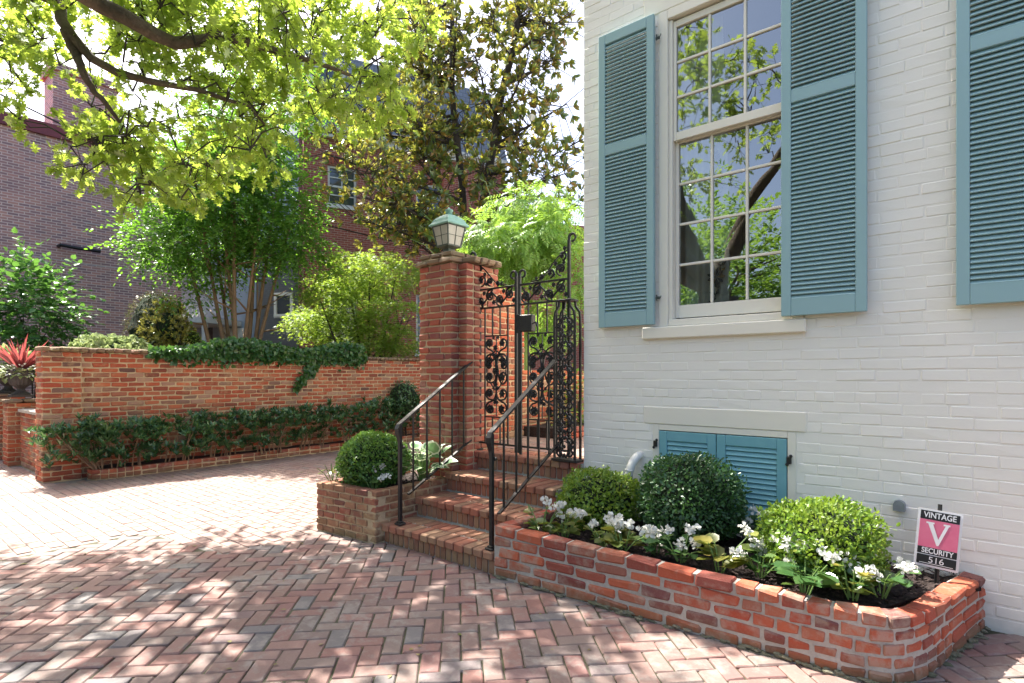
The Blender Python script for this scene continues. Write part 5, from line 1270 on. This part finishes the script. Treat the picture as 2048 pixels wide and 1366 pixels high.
for c_, r_, k in clumps:
    near = min(allq, key=lambda p: (p - c_).length_squared + (0.25 if (p - c_).length < 0.15 else 0)); allq.append(c_)
    mid = near.lerp(c_, 0.5) + Vector((rng.uniform(-.1, .1), rng.uniform(-.1, .1), 0.08))
    if (near - c_).length < 3.2: tw.tube([near, mid, c_], [0.010, 0.008, 0.005], 5, False)
    d0 = (c_ - near).normalized()
    for s_ in range(max(2, k // 6)):
        d = (d0 * 0.6 + Vector(NR.normal(0, 0.8, 3)) + Vector((0, 0, -0.15))).normalized(); e = c_ + d * r_ * rng.uniform(0.5, 1.1)
        tw.tube([c_, c_.lerp(e, .5) + Vector((0, 0, .02)), e], [0.004, 0.003, 0.0018], 4, False)
        for j in range(6):
            w_ = rng.uniform(0.25, 1.05); p = c_.lerp(e, w_); a = (d + Vector(NR.normal(0, 0.75, 3)) + Vector((0, 0, -0.25))).normalized()
            LC.append(p); LA.append(a); LN.append(np.array((0, 0, 1.0)) + NR.normal(0, 0.55, 3))
m.build('trunk', 'bark', oak, smooth=True); tw.build('twigs', 'dark_bark', oak)
leaves('crown', oak, LC, LA, LN, NR.uniform(0.085, 0.14, len(LC)), 'oak', 'oak_leaf')

# ================================================================== CRAPE MYRTLE
def multi_stem(name, base, label, tips, r0, mat, n_sub=0, cat='tree'):
    t_ = thing(name, base, label, cat); m = MB()
    for tp in tips:
        b0 = Vector(base) + Vector((rng.uniform(-.16, .16), rng.uniform(-.16, .16), 0)); tp = Vector(tp)
        mid = b0.lerp(tp, 0.45) + Vector((rng.uniform(-.08, .08), rng.uniform(-.08, .08), 0.15))
        f_, l_ = smooth_path([b0, b0.lerp(mid, .5) + Vector((rng.uniform(-.05, .05), rng.uniform(-.05, .05), 0)), mid, tp])
        q = [f_(l_ * k / 14)[0] for k in range(15)]; m.tube(q, [r0 * (1 - 0.75 * k / 14) for k in range(15)], 8)
        for k in (6, 8, 10, 12):
            d = Vector(NR.normal(0, 1, 3)); d.z = abs(d.z) * 0.6 + 0.2; d.normalize()
            m.tube([q[k], q[k] + d * 0.4, q[k] + d * 0.9 + Vector((0, 0, .1))], [r0 * .4, r0 * .25, r0 * .1], 5)
    m.build('trunk', mat, t_, smooth=True); return t_
cm_b = at(478, 752, 12.2); cm_b.z = 0.0
tips = [at(px, py, 12.2 + rng.uniform(-.8, .8)) for px, py in ((330, 330), (380, 300), (430, 270), (470, 250), (510, 280), (560, 330), (600, 380), (420, 400), (520, 420))]
cm = multi_stem('crape_myrtle', cm_b, 'multi stemmed crape myrtle with dense green crown behind the wall', tips, 0.062, 'myrtle_bark')
S = []; Dd = []
def ell(px, py, t, rx, ry, rz_, n, out=1.0):
    c_ = at(px, py, t); k = t / FPX; P, d = in_ellipsoid(n, c_, (rx * k, rz_, ry * k), 0.35)
    for p, dd in zip(P, d): S.append(p); Dd.append(dd * out + np.array((0, 0, -0.1)) + NR.normal(0, .3, 3))
ell(460, 400, 12.2, 165, 120, 1.5, 950); ell(400, 480, 12.0, 140, 55, 1.3, 420); ell(550, 465, 12.2, 90, 65, 1.1, 330); ell(470, 310, 12.3, 110, 60, 1.0, 420); ell(310, 480, 11.8, 60, 45, .8, 150); ell(590, 500, 11.9, 50, 18, .5, 60); ell(410, 560, 11.8, 50, 14, .6, 50); ell(370, 590, 11.7, 30, 7, .4, 16); ell(560, 390, 12.2, 80, 75, 1.0, 260); ell(400, 370, 12.2, 90, 70, 1.2, 260); ell(490, 235, 12.5, 120, 55, 1.3, 330); ell(560, 190, 12.8, 90, 50, 1.2, 200)
c1, a1, n1, tws = sprays(S, Dd, 0.5, 13, 0.25, 0.9)
leaves('crown', cm, c1, a1, n1, NR.uniform(0.06, 0.10, len(c1)), 'oval', 'myrtle_leaf')

# ================================================================== MAGNOLIA
mg_b = at(962, 752, 14.2); mg_b.z = 0.0
mg = thing('magnolia', mg_b, 'tall magnolia with glossy leaves and rusty undersides', 'tree')
m = MB()
def br(pts, r0, r1, sides=8):
    f_, l_ = smooth_path(pts); q = [f_(l_ * k / 16)[0] for k in range(17)]; m.tube(q, [r0 + (r1 - r0) * k / 16 for k in range(17)], sides); return q
lead = br([mg_b, at(955, 600, 14.2), at(965, 420, 14.2), at(985, 300, 14.1), at(1000, 200, 14.0), at(1030, 80, 13.9), at(1040, -60, 13.9)], 0.17, 0.06)
l2 = br([mg_b, at(930, 560, 14.0), at(925, 380, 14.0), at(905, 200, 14.0), at(905, 60, 14.0), at(900, -60, 14)], 0.13, 0.05)
wh = []; wd = []
ends = [(660, 220), (700, 260), (640, 300), (720, 340), (780, 300), (820, 220), (760, 180), (700, 430), (800, 400), (850, 330), (870, 120), (820, 60), (900, 40), (960, 120), (1060, 160), (1090, 60), (1130, 120), (1120, 220), (1080, 290), (1040, 380), (1120, 350), (1150, 280), (1150, 420), (990, 440), (880, 450), (780, 460), (740, 400), (1050, 20), (980, 10), (930, 250), (1010, 260), (860, 250), (960, 340), (1140, 20), (790, 120), (840, 160), (600, 260), (840, 20), (780, 40), (1100, 440), (820, 470)]
for px, py in ends:
    e = at(px + rng.uniform(-15, 15), py + rng.uniform(-15, 15), 14.0 + rng.uniform(-1.8, 1.6)); s_ = lead if px > 945 else l2
    k = min(range(len(s_)), key=lambda i: (s_[i] - (e + Vector((0, 0, -.6)))).length); a = s_[k]
    q = br([a, a.lerp(e, .5) + Vector((0, 0, rng.uniform(-.25, .15))), e], 0.04, 0.012, 6)
    for _ in range(50):
        c_ = q[rng.randrange(5, 17)]; d = Vector(NR.normal(0, 1, 3)); d.z = d.z * .7 + .25; d.normalize(); tip = c_ + d * rng.uniform(0.15, 1.0)
        m.tube([c_, tip], [0.010, 0.006], 4, False); wh.append(np.array(tip)); wd.append(np.array(d))
for _ in range(260):                                 # fill the height above the picture
    e = at(rng.uniform(750, 1200), rng.uniform(-230, -30), 14 + rng.uniform(-1.5, 1.5)); wh.append(np.array(e)); wd.append(rnd_unit(1)[0])
m.build('trunk', 'dark_bark', mg, smooth=True)
c1, a1, n1 = whorls(wh, wd, 9, 1.0, 1.3)
leaves('crown', mg, c1, a1, n1, NR.uniform(0.15, 0.22, len(c1)), 'magnolia', 'magnolia_leaf')
fl = MB(); p_ = at(1063, 240, 12.3); c1, a1, n1 = whorls([np.array(p_), np.array(p_)], [np.array((0, 0, 1.0)), np.array((0.1, 0, 1.0))], 6, 0.9)
leaves('blossom', mg, c1, a1, n1, 0.13, 'petal', 'petal')
tmpl_done = True

# ================================================================== WISTERIA MOUND BEHIND THE GATE
ws_b = at(1045, 752, 8.4); ws_b.z = 0.68
ws = thing('wisteria', ws_b, 'arching wisteria mound spilling over behind the gate', 'plant'); m = MB()
m.tube([ws_b, ws_b + Vector((.05, .05, .8)), at(1040, 560, 8.3), at(1045, 470, 8.2)], [.06, .05, .04, .02], 7)
for px, py in ((960, 470), (1010, 450), (1090, 440), (1140, 480), (1000, 520)): m.tube([at(1040, 560, 8.3), at((px + 1040) / 2, py + 20, 8.2), at(px, py, 8.0)], [.025, .015, .006], 5)
for k in range(14):                                   # whippy tendrils
    a = at(rng.uniform(940, 1120), rng.uniform(400, 450), 8.0); e = a + Vector((rng.uniform(-.5, .4), rng.uniform(-.2, .2), rng.uniform(.1, .6))); m.tube([a, a.lerp(e, .5) + Vector((0, 0, .12)), e], [.006, .004, .002], 4)
m.build('stem', 'stem', ws)
for a, b_, c_ in (((900, 470), (860, 440), (840, 420)), ((880, 520), (850, 490), (820, 478)), ((830, 590), (822, 560), (838, 545))): m = MB(); m.tube([at(*a, 6.4), at(*b_, 6.3), at(*c_, 6.3)], [.006, .004, .002], 4); m.build('tendril', 'stem', ws)
S = []; Dd = []
ell(1045, 500, 8.1, 110, 62, .75, 650); ell(980, 480, 7.8, 60, 45, .5, 260); ell(1110, 470, 7.9, 60, 55, .5, 260); ell(1060, 420, 8.4, 110, 40, .6, 330); ell(1145, 560, 7.6, 25, 70, .4, 140); ell(1090, 640, 8.5, 80, 50, .5, 240)
Dn = np.array(Dd); Dn[:, 2] -= 0.7
leaves('foliage', ws, S, Dn, np.array([(0, 0, 1.0)] * len(S)) + np.array(Dd) * 0.6, NR.uniform(0.16, 0.26, len(S)), 'pinnate', 'wisteria_leaf')
# shrubs in the bed behind the gate
for k, (x, y, lab) in enumerate(((-4.1, 6.4, 'low green shrub in the bed behind the right gate leaf'), (-4.0, 7.7, 'farther green shrub in the courtyard bed'))):
    b0 = thing('courtyard_shrub', (x, y, .8), lab, 'shrub'); S, Dd = [], []
    P, d = in_ellipsoid(130, (x, y, 1.12), (.32, .5, .36), .3); c1, a1, n1, _ = sprays(P, d, .18, 7, .2)
    leaves('foliage', b0, c1, a1, n1, NR.uniform(.04, .07, len(c1)), 'oval', 'bright_leaf'); m = MB(); m.tube([(x, y, .75), (x, y, 1.1)], .015, 5); m.build('stem', 'dark_bark', b0)

# ================================================================== JAPANESE MAPLE
jm_b = at(735, 752, 13.4); jm_b.z = 0
jm = multi_stem('japanese_maple', jm_b, 'bright layered japanese maple in front of the red townhouse', [at(px, py, 13.3 + rng.uniform(-.5, .5)) for px, py in ((640, 600), (690, 540), (740, 530), (790, 560), (810, 620))], .05, 'dark_bark')
S = []; Dd = []
for px, py, rx in ((700, 520, 45), (680, 555, 80), (650, 590, 60), (720, 585, 90), (640, 630, 60), (700, 630, 90), (770, 560, 60), (790, 610, 45), (680, 665, 90), (770, 660, 60), (620, 650, 35), (760, 520, 50), (810, 540, 40), (800, 690, 45), (740, 690, 60)): ell(px, py, 13.2 + rng.uniform(-.7, .9), rx, 16, .6, int(rx * 3.2))
Dn = np.array(Dd); Dn[:, 2] = Dn[:, 2] * .25 - .2
c1, a1, n1, _ = sprays(S, Dn, .35, 8, .25, .8)
leaves('crown', jm, c1, a1, n1, NR.uniform(.06, .10, len(c1)), 'maple', 'maple_leaf')

# ================================================================== SHRUBS BEHIND THE WALL
def shrub(name, label, px, py, t, rx, ry, n, leaf, mat, size, mode='spray', core=0.0, ground=0.0, nl=8, shell=.4, cat='shrub', lump=0.0):
    c_ = at(px, py, t); k = t / FPX; b0 = Vector((c_.x, c_.y, ground)); o = thing(name, b0, label, cat)
    R_ = np.array((rx * k, rx * k * .8, ry * k))
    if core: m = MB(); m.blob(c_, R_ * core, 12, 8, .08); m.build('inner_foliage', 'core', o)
    m = MB()
    for _ in range(5): m.tube([b0 + Vector((rng.uniform(-.06, .06), rng.uniform(-.06, .06), 0)), b0.lerp(c_, .6) + Vector((rng.uniform(-.2, .2) * rx * k, rng.uniform(-.2, .2) * rx * k, 0)), c_ + Vector((rng.uniform(-.6, .6) * rx * k, rng.uniform(-.5, .5) * rx * k, rng.uniform(0, .5) * ry * k))], [.02, .014, .005], 5)
    m.build('stem', 'dark_bark', o)
    P, d = in_ellipsoid(n, c_, R_, shell)
    if lump: P = P + d * (np.sin(P[:, :1] * 5 / lump) * np.cos(P[:, 2:3] * 4 / lump)) * lump * 0.35
    if mode == 'spray': c1, a1, n1, _ = sprays(P, d + NR.normal(0, .3, (n, 3)), size * 4, nl, .2)
    elif mode == 'whorl': c1, a1, n1 = whorls(P, d + np.array((0, 0, .4)), nl, .9)
    else: c1 = P; a1 = np.cross(d, NR.normal(size=(n, 3))) + d * .45; n1 = d + NR.normal(0, .45, (n, 3))
    leaves('foliage', o, c1, a1, n1, NR.uniform(size * .75, size * 1.25, len(c1)), leaf, mat); return o
lf = shrub('leafy_shrub', 'broad leafy shrub against the purple brick building', 58, 622, 11.5, 105, 118, 520, 'heart', 'shrub_leaf', .10, 'spray', 0, 0, 6, .3, lump=.6)
shrub('round_shrub', 'rounded bronze tinted shrub behind the garden wall', 315, 660, 12.3, 72, 78, 2600, 'small', 'purple_leaf', .05, 'skin', .86, 0, shell=.85)
shrub('yellow_shrub', 'yellow variegated shrub with whorled leaves behind the wall', 335, 655, 11.6, 58, 58, 300, 'lance', 'pieris_leaf', .09, 'whorl', .5, 0, 8, .45)
shrub('hydrangea', 'low pale leafed hydrangea just over the garden wall', 220, 702, 10.2, 85, 34, 380, 'heart', 'pale_leaf', .085, 'whorl', .6, 0, 4, .6)
shrub('dwarf_conifer', 'small bright conifer tip beside the yellow shrub', 385, 685, 12.0, 20, 26, 900, 'small', 'bright_leaf', .035, 'skin', .8, 0, shell=.8)
# ivy over the wall top
ivy = thing('ivy', (WX, 6, WTOP), 'dark ivy spread along the top of the garden wall', 'ivy'); P = []; Nn_ = []
for _ in range(4200):
    y = 3.1 + (NR.random() ** .85) * 3.9; dens = 0.30 + .12 * math.sin(y * 3.1)
    if y < 3.9: dens *= (y - 3.0) / .9
    z = WTOP + NR.uniform(-.10, dens * .62) if rng.random() < .8 else WTOP - abs(NR.normal(0, .09)); x = WX + (.06 + NR.uniform(-.3, .07) if z > WTOP else NR.uniform(.0, .10))
    P.append((x, y, z)); Nn_.append((1.0, -.3, .6))
for _ in range(300):
    w_ = NR.random(); P.append((WX + NR.uniform(.02, .08), 5.55 + .28 * math.sin(w_ * 4) * (1 - w_ * .5) + NR.normal(0, .10 * (1.2 - w_)), WTOP - w_ * .68)); Nn_.append((1.0, -.3, .4))
P = np.array(P); n = len(P); leaves('foliage', ivy, P, NR.normal(0, 1, (n, 3)) + np.array((.2, 0, -.6)), np.array(Nn_) + NR.normal(0, .45, (n, 3)), NR.uniform(.05, .085, n), 'heart', 'ivy_leaf')
m = MB()
for k in range(6): y = 3.3 + .62 * k; m.tube([(WX - .05, y, WTOP + .02), (WX + .02, y + .3, WTOP + .06), (WX + .03, y + .62, WTOP + .02)], .008, 4)
m.tube([(WX + .03, 5.6, WTOP), (WX + .03, 5.75, WTOP - .3), (WX + .03, 5.5, WTOP - .62)], .006, 4); m.build('stem', 'dark_bark', ivy)
# laurels in the bed
spots = [(2.15, .58, 'end laurel reaching past the wall pier with bare stems'), (2.75, .56, 'second laurel from the wall pier'), (3.4, .60, 'third laurel from the wall pier'), (4.1, .60, 'fourth laurel from the wall pier'), (4.85, .62, 'fifth laurel from the wall pier'), (5.65, .64, 'sixth laurel from the wall pier'), (6.5, .68, 'seventh laurel from the wall pier'), (7.4, .72, 'eighth laurel from the wall pier'), (8.3, .78, 'last laurel at the far end of the bed')]
for i, (y, h, lab) in enumerate(spots):
    x = WX + .28 + rng.uniform(-.04, .04); o = thing('laurel_shrub', (x, y + (.25 if i == 0 else 0), .12), lab, 'shrub', 'laurels along the garden wall')
    y0 = y + (.25 if i == 0 else 0); m = MB(); tp = []; td = []
    for k in range(80):
        ex = x + rng.uniform(-.20, .30); ey = y + rng.uniform(-.42, .42); ez = .12 + (h + .10) * rng.uniform(.6, 1.0) * (1.0 if rng.random() < .68 else rng.uniform(.3, .6))
        if k % 9 == 0: m.tube([(x + rng.uniform(-.05, .05), y0 * .45 + ey * .55, .10) if i else (x + rng.uniform(-.05, .05), y0 + rng.uniform(-.05, .05), .10), ((x + ex) / 2 + rng.uniform(-.05, .05), (y0 + ey) / 2, .12 + h * .4), (ex, ey, ez)], [.012, .008, .004], 4)
        tp.append(np.array((ex, ey, ez))); td.append(np.array((rng.uniform(-.4, .7), rng.uniform(-.6, .6), 1.0)))
    m.build('stem', 'myrtle_bark', o); c1, a1, n1 = whorls(tp + [t + NR.normal(0, .05, 3) for t in tp], td + td, 9, 1.1); leaves('foliage', o, c1, a1, n1, NR.uniform(.075, .12, len(c1)), 'lance', 'laurel_leaf')
shrub('yew_shrub', 'taller dark shrub at the end of the laurel bed by the pier', 805, 800, 12.2, 42, 40, 1500, 'small', 'laurel_leaf', .05, 'skin', .8, .1, shell=.7)

# ================================================================== URNS
M['urn'] = rough_mat('dark_bronze_urn', (0.055, 0.05, 0.05), (0.035, 0.03, 0.03), 16, 0.55, 0.2)
def urn(x, y, z, s_, label):
    u = thing('garden_urn', (x, y, z), label, 'urn', 'urns on the street wall piers'); m = MB()
    m.box((x, y, z + .02 * s_), (.30 * s_, .30 * s_, .04 * s_)); m.build('plinth', 'urn', u)
    m = MB(); m.lathe([(.13, .04), (.13, .06), (.07, .10), (.055, .14), (.08, .17), (.15, .22), (.18, .30), (.195, .42), (.22, .46), (.23, .48), (.20, .485), (.17, .44)], (0, 0, 0), 40, .025, 20)
    m.v = [(x + a * s_, y + b * s_, z + c * s_) for a, b, c in m.v]; m.build('bowl', 'urn', u); return u
urn(-12.02, 1.98, 1.10, .92, 'dark fluted urn on the near street pier'); urn(-13.05, 1.98, 1.13, .92, 'dark fluted urn on the farther street pier')
cd = thing('cordyline', (-12.02, 1.98, 1.50), 'red spiky cordyline with pale blooms in the near urn', 'plant')
c1, a1, n1 = whorls([np.array((-12.02, 1.98, 1.5))] * 4, [np.array((rng.uniform(-.2, .2), rng.uniform(-.2, .2), 1.0)) for _ in range(4)], 11, .65)
leaves('foliage', cd, c1, a1, n1, NR.uniform(.42, .72, len(c1)), 'blade', 'red_leaf'); 
P, d = in_ellipsoid(160, (-12.02, 1.98, 1.53), (.30, .30, .12), .5); leaves('blossom', cd, P, d, d + np.array((0, 0, .6)), NR.uniform(.03, .06, 160), 'petal', 'petal')
P, d = in_ellipsoid(150, (-12.02, 1.98, 1.48), (.30, .30, .10), .5); leaves('trailing_leaves', cd, P, d, d + np.array((0, 0, .8)), NR.uniform(.05, .09, 150), 'heart', 'pale_leaf')
fp = thing('potted_lime_plant', (-13.05, 1.98, 1.53), 'lime green trailing plant in the farther urn', 'plant'); P, d = in_ellipsoid(420, (-13.05, 1.98, 1.66), (.50, .45, .26), .5); leaves('foliage', fp, P, d, d + np.array((0, 0, .8)), NR.uniform(.07, .12, 420), 'heart', 'pale_leaf')
P, d = in_ellipsoid(60, (-13.05, 1.98, 1.88), (.45, .4, .10), .5); leaves('blossom', fp, P, d, d + np.array((0, 0, .6)), NR.uniform(.04, .07, 60), 'petal', 'red_leaf')

# ================================================================== PLANTER PLANTS
def bush(name, label, x, y, zb, r, rz_, n, leaf, mat, size, core=.88, lump=.03, spread=.025):
    o = thing(name, (x, y, zb), label, 'shrub'); c_ = (x, y, zb + rz_ * .92)
    m = MB(); m.blob(c_, (r * core, r * core, rz_ * core), 16, 10, .06); m.build('inner_foliage', 'core', o)
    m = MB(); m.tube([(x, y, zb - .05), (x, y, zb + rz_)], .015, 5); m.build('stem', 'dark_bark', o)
    P, d = in_ellipsoid(n, (0, 0, 0), (1, 1, 1), .86); ph = NR.uniform(0, 6, 6); nz = .6 * np.sin(P[:, 0] * 9 + ph[0]) * np.cos(P[:, 1] * 8 + ph[1]) * np.sin(P[:, 2] * 7 + ph[2]) + .7 * np.sin(P[:, 0] * 3.5 + ph[3]) * np.cos(P[:, 1] * 3 + ph[4]) + .5 * np.sin(P[:, 2] * 5 + P[:, 0] * 4 + ph[5])
    P = P * (1 + nz[:, None] * lump / r + NR.normal(0, spread, (n, 1))) * np.array((r, r, rz_)) + np.array(c_)
    keep = P[:, 2] > zb - .02; P = P[keep]; d = d[keep]; n = len(P)
    a = np.cross(d, NR.normal(size=(n, 3))) * .8 + d * .7 + np.array((0, 0, .25)); leaves('foliage', o, P, a, d + NR.normal(0, .5, (n, 3)) + np.array((0, 0, .3)), NR.uniform(size * .7, size * 1.25, n), leaf, mat); return o
bush('boxwood', 'clipped bright boxwood ball in the square tan planter', -4.40, 3.28, .40, .335, .26, 7500, 'small', 'box_leaf', .030, .88, lump=.018)
bush('nandina', 'yellow green low shrub beside the steps in the long planter', -2.22, 3.78, .30, .33, .215, 5600, 'oval', 'bright_leaf', .029, .74, .045, .06)
bush('holly', 'dark glossy rounded holly before the basement shutters', -1.53, 3.82, .30, .36, .31, 9000, 'oval', 'holly_leaf', .026, .82, .035, .04)
bush('nandina', 'bright green low shrub right of the basement shutters', -.68, 3.66, .28, .315, .225, 6800, 'oval', 'bright_leaf', .029, .74, .045, .06)
def begonia(x, y, z, h, nl, nf, size, mat, label, flw=.026, fl_n=9):
    o = thing('begonia', (x, y, z), label, 'flower plant', 'white bedding flowers'); m = MB(); C, A, Q = [], [], []; FC, FA, FN = [], [], []
    nl = int(nl * 2.4); ns = max(6, nl // 4); nf = max(2, nf - 1)
    for k in range(ns):
        a = 2 * math.pi * k / ns + rng.uniform(-.4, .4); rr = h * rng.uniform(.2, .8); tip = Vector((x + rr * math.cos(a), y + rr * math.sin(a), z + h * rng.uniform(.45, .95))); b0 = Vector((x + .02 * math.cos(a), y + .02 * math.sin(a), z)); mid = b0.lerp(tip, .5) + Vector((0, 0, h * .12))
        m.tube([b0, mid, tip], [.0045, .004, .003], 6)
        for j in range(max(1, nl // ns)):
            w_ = rng.uniform(.15, .95); p = b0.lerp(tip, w_) + Vector((0, 0, h * .1 * (1 - w_))); aa = a + rng.uniform(-1.3, 1.3); d = np.array((math.cos(aa), math.sin(aa), rng.uniform(-.15, .45)))
            C.append(p); A.append(d); Q.append(np.array((d[0] * -.35, d[1] * -.35, 1.0)) + NR.normal(0, .25, 3))
        if k < nf:
            for _ in range(3):
                c_ = tip + Vector((rng.uniform(-.035, .035), rng.uniform(-.035, .035), rng.uniform(.005, .045)))
                for q in range(fl_n): d = rnd_unit(1)[0] + np.array((0, 0, .35)); FC.append(np.array(c_) + d * .006); FA.append(d); FN.append(np.cross(d, NR.normal(size=3)) + np.array((0, 0, .5)))
    m.build('stem', 'stem', o); leaves('foliage', o, C, A, Q, NR.uniform(size * .75, size * 1.3, len(C)), 'round', mat)
    if FC: leaves('blossom', o, FC, FA, FN, NR.uniform(flw * .8, flw * 1.3, len(FC)), 'petal', 'petal')
def on_planter(px, py, zz):
    """spot on the planter soil below photo pixel, at height zz"""
    u = (px - 1024) / FPX; v = (752 - py) / FPX; t = (zz - EYE) / v; p = RT * (u * t) + FW * t; return p.x, p.y
BG = [(1085, 1070, .22, 12, 4, .055, 'begonia_leaf', 'white flowers at the planter end next to the handrail'),
      (1128, 1075, .22, 12, 5, .075, 'begonia_leaf', 'white and yellow leafed begonia below the yellow green shrub'),
      (1205, 1090, .17, 14, 5, .05, 'begonia_leaf', 'white flower clump right below the yellow green shrub'),
      (1245, 1100, .20, 12, 6, .085, 'begonia_leaf', 'white begonia with broad yellow leaves left of the holly'),
      (1310, 1105, .17, 12, 6, .06, 'dark_begonia_leaf', 'dense white begonia under the holly'),
      (1362, 1120, .17, 14, 5, .05, 'dark_begonia_leaf', 'short dark leafed white flower below the holly middle'),
      (1440, 1140, .24, 11, 3, .105, 'begonia_leaf', 'tall begonia with very large round leaves right of the holly'),
      (1500, 1085, .22, 12, 6, .07, 'dark_begonia_leaf', 'white begonia against the basement shutter foot'),
      (1520, 1150, .17, 14, 5, .05, 'dark_begonia_leaf', 'white flower clump between the big leaf begonia and bright shrub'),
      (1610, 1185, .25, 13, 5, .10, 'dark_begonia_leaf', 'begonia with dark broad leaves before the bright shrub'),
      (1705, 1195, .20, 14, 5, .06, 'begonia_leaf', 'leggy white flower at the right foot of the bright shrub'),
      (1762, 1190, .26, 7, 2, .10, 'dark_begonia_leaf', 'tall white begonia beside the security sign')]
for px, py, h, nl, nf, size, mat, lab in BG:
    x, y = on_planter(px, py, .31); begonia(x, max(y, 3.17), .30, h, nl, nf, size, mat, lab)
begonia(-4.16, 3.1, .41, .20, 9, 3, .075, 'dark_begonia_leaf', 'white begonia between the boxwood and the handrail')
begonia(-4.68, 3.02, .43, .20, 6, 2, .05, 'begonia_leaf', 'small white flower at the outer corner of the tan planter')
# variegated hosta
hs = thing('hosta', (-4.10, 3.62, .41), 'white edged hosta beside the left handrail', 'plant'); C, A, Q = [], [], []; m = MB()
for k in range(34):
    a = rng.uniform(0, 2 * math.pi); h = rng.uniform(.10, .34); rr = rng.uniform(.05, .22); p = Vector((-4.10 + rr * math.cos(a), 3.62 + rr * math.sin(a), .41 + h)); m.tube([(-4.10, 3.62, .40), (-4.10 + rr * .4 * math.cos(a), 3.62 + rr * .4 * math.sin(a), .41 + h * .7), p], .005, 5)
    d = np.array((math.cos(a), math.sin(a), rng.uniform(-.5, .5) if h < .25 else rng.uniform(.2, 1.4))); C.append(p); A.append(d); Q.append(np.array((-d[0] * .4, -d[1] * .4, 1.0)) + NR.normal(0, .2, 3))
m.build('stem', 'stem', hs); sz = NR.uniform(.12, .18, 34); leaves('foliage', hs, C, A, Q, sz, 'heart_inner', 'hosta_leaf'); leaves('leaf_margin', hs, C, A, Q, sz, 'heart_rim', 'hosta_edge')
# ================================================================== TREES ACROSS THE STREET (mirrored in the window panes)
def street_tree(x, y, h, r, label, n=900):
    o = thing('street_tree', (x, y, 0), label, 'tree', 'trees across the street'); m = MB(); c_ = Vector((x, y, h - r)); m.tube([(x, y, -.05), (x + .1, y, h * .35), (x, y + .1, h * .6)], [.22, .17, .10], 8)
    for _ in range(7): d = Vector(NR.normal(0, 1, 3)); d.z = abs(d.z); d.normalize(); m.tube([(x, y, h * .4), c_ + d * r * .3, c_ + d * r * .8], [.09, .05, .02], 5)
    m.build('trunk', 'bark', o); P, d = in_ellipsoid(n, c_, (r, r, r * 1.05), .3); P[:, 2] = np.where(NR.random(n) < .25, NR.uniform(.3, h - r, n), P[:, 2]); c1, a1, n1, _ = sprays(P, d, .9, 12, .3); leaves('crown', o, c1, a1, n1, NR.uniform(.15, .26, len(c1)), 'oval', 'wisteria_leaf'); return o
for x, y, h, r, lab in ((-7.5, -13, 8.6, 3.6, 'broad tree straight across the street'), (-13.0, -14, 8.0, 3.6, 'tree across the street toward the left'), (-2.5, -14, 7.6, 3.3, 'tree across the street toward the right'), (-9.5, -20, 10.0, 4.2, 'tall tree behind the street row')): street_tree(x, y, h, r, lab)

# ================================================================== leaf litter on the paving
M['dry_leaf'] = leaf_mat('dry_fallen_leaf', [(0, (0.16, 0.10, 0.05)), (0.6, (0.25, 0.19, 0.08)), (1, (0.22, 0.26, 0.07))], (0.3, 0.25, 0.08), 0.15, 0.6, 0.05)
n = 260; P = np.stack([NR.uniform(-9, 0.8, n), NR.uniform(0.2, 6.5, n), np.full(n, 0.004)], 1)
P = P[[not (x > -4.8 and y > 2.85) for x, y, z in P]]; n = len(P)
ll = leaves('leaf_litter', None, P, NR.normal(0, 1, (n, 3)) * np.array((1, 1, .12)), np.array([(0, 0, 1.0)] * n) + NR.normal(0, .15, (n, 3)), NR.uniform(.015, .05, n), 'oval', 'dry_leaf')
tag(ll, 'scattered dry leaf bits on the brick paving', 'leaf litter', kind='stuff')
# ================================================================== done
for o in bpy.data.objects:
    if o.get('_base') is not None: del o['_base']
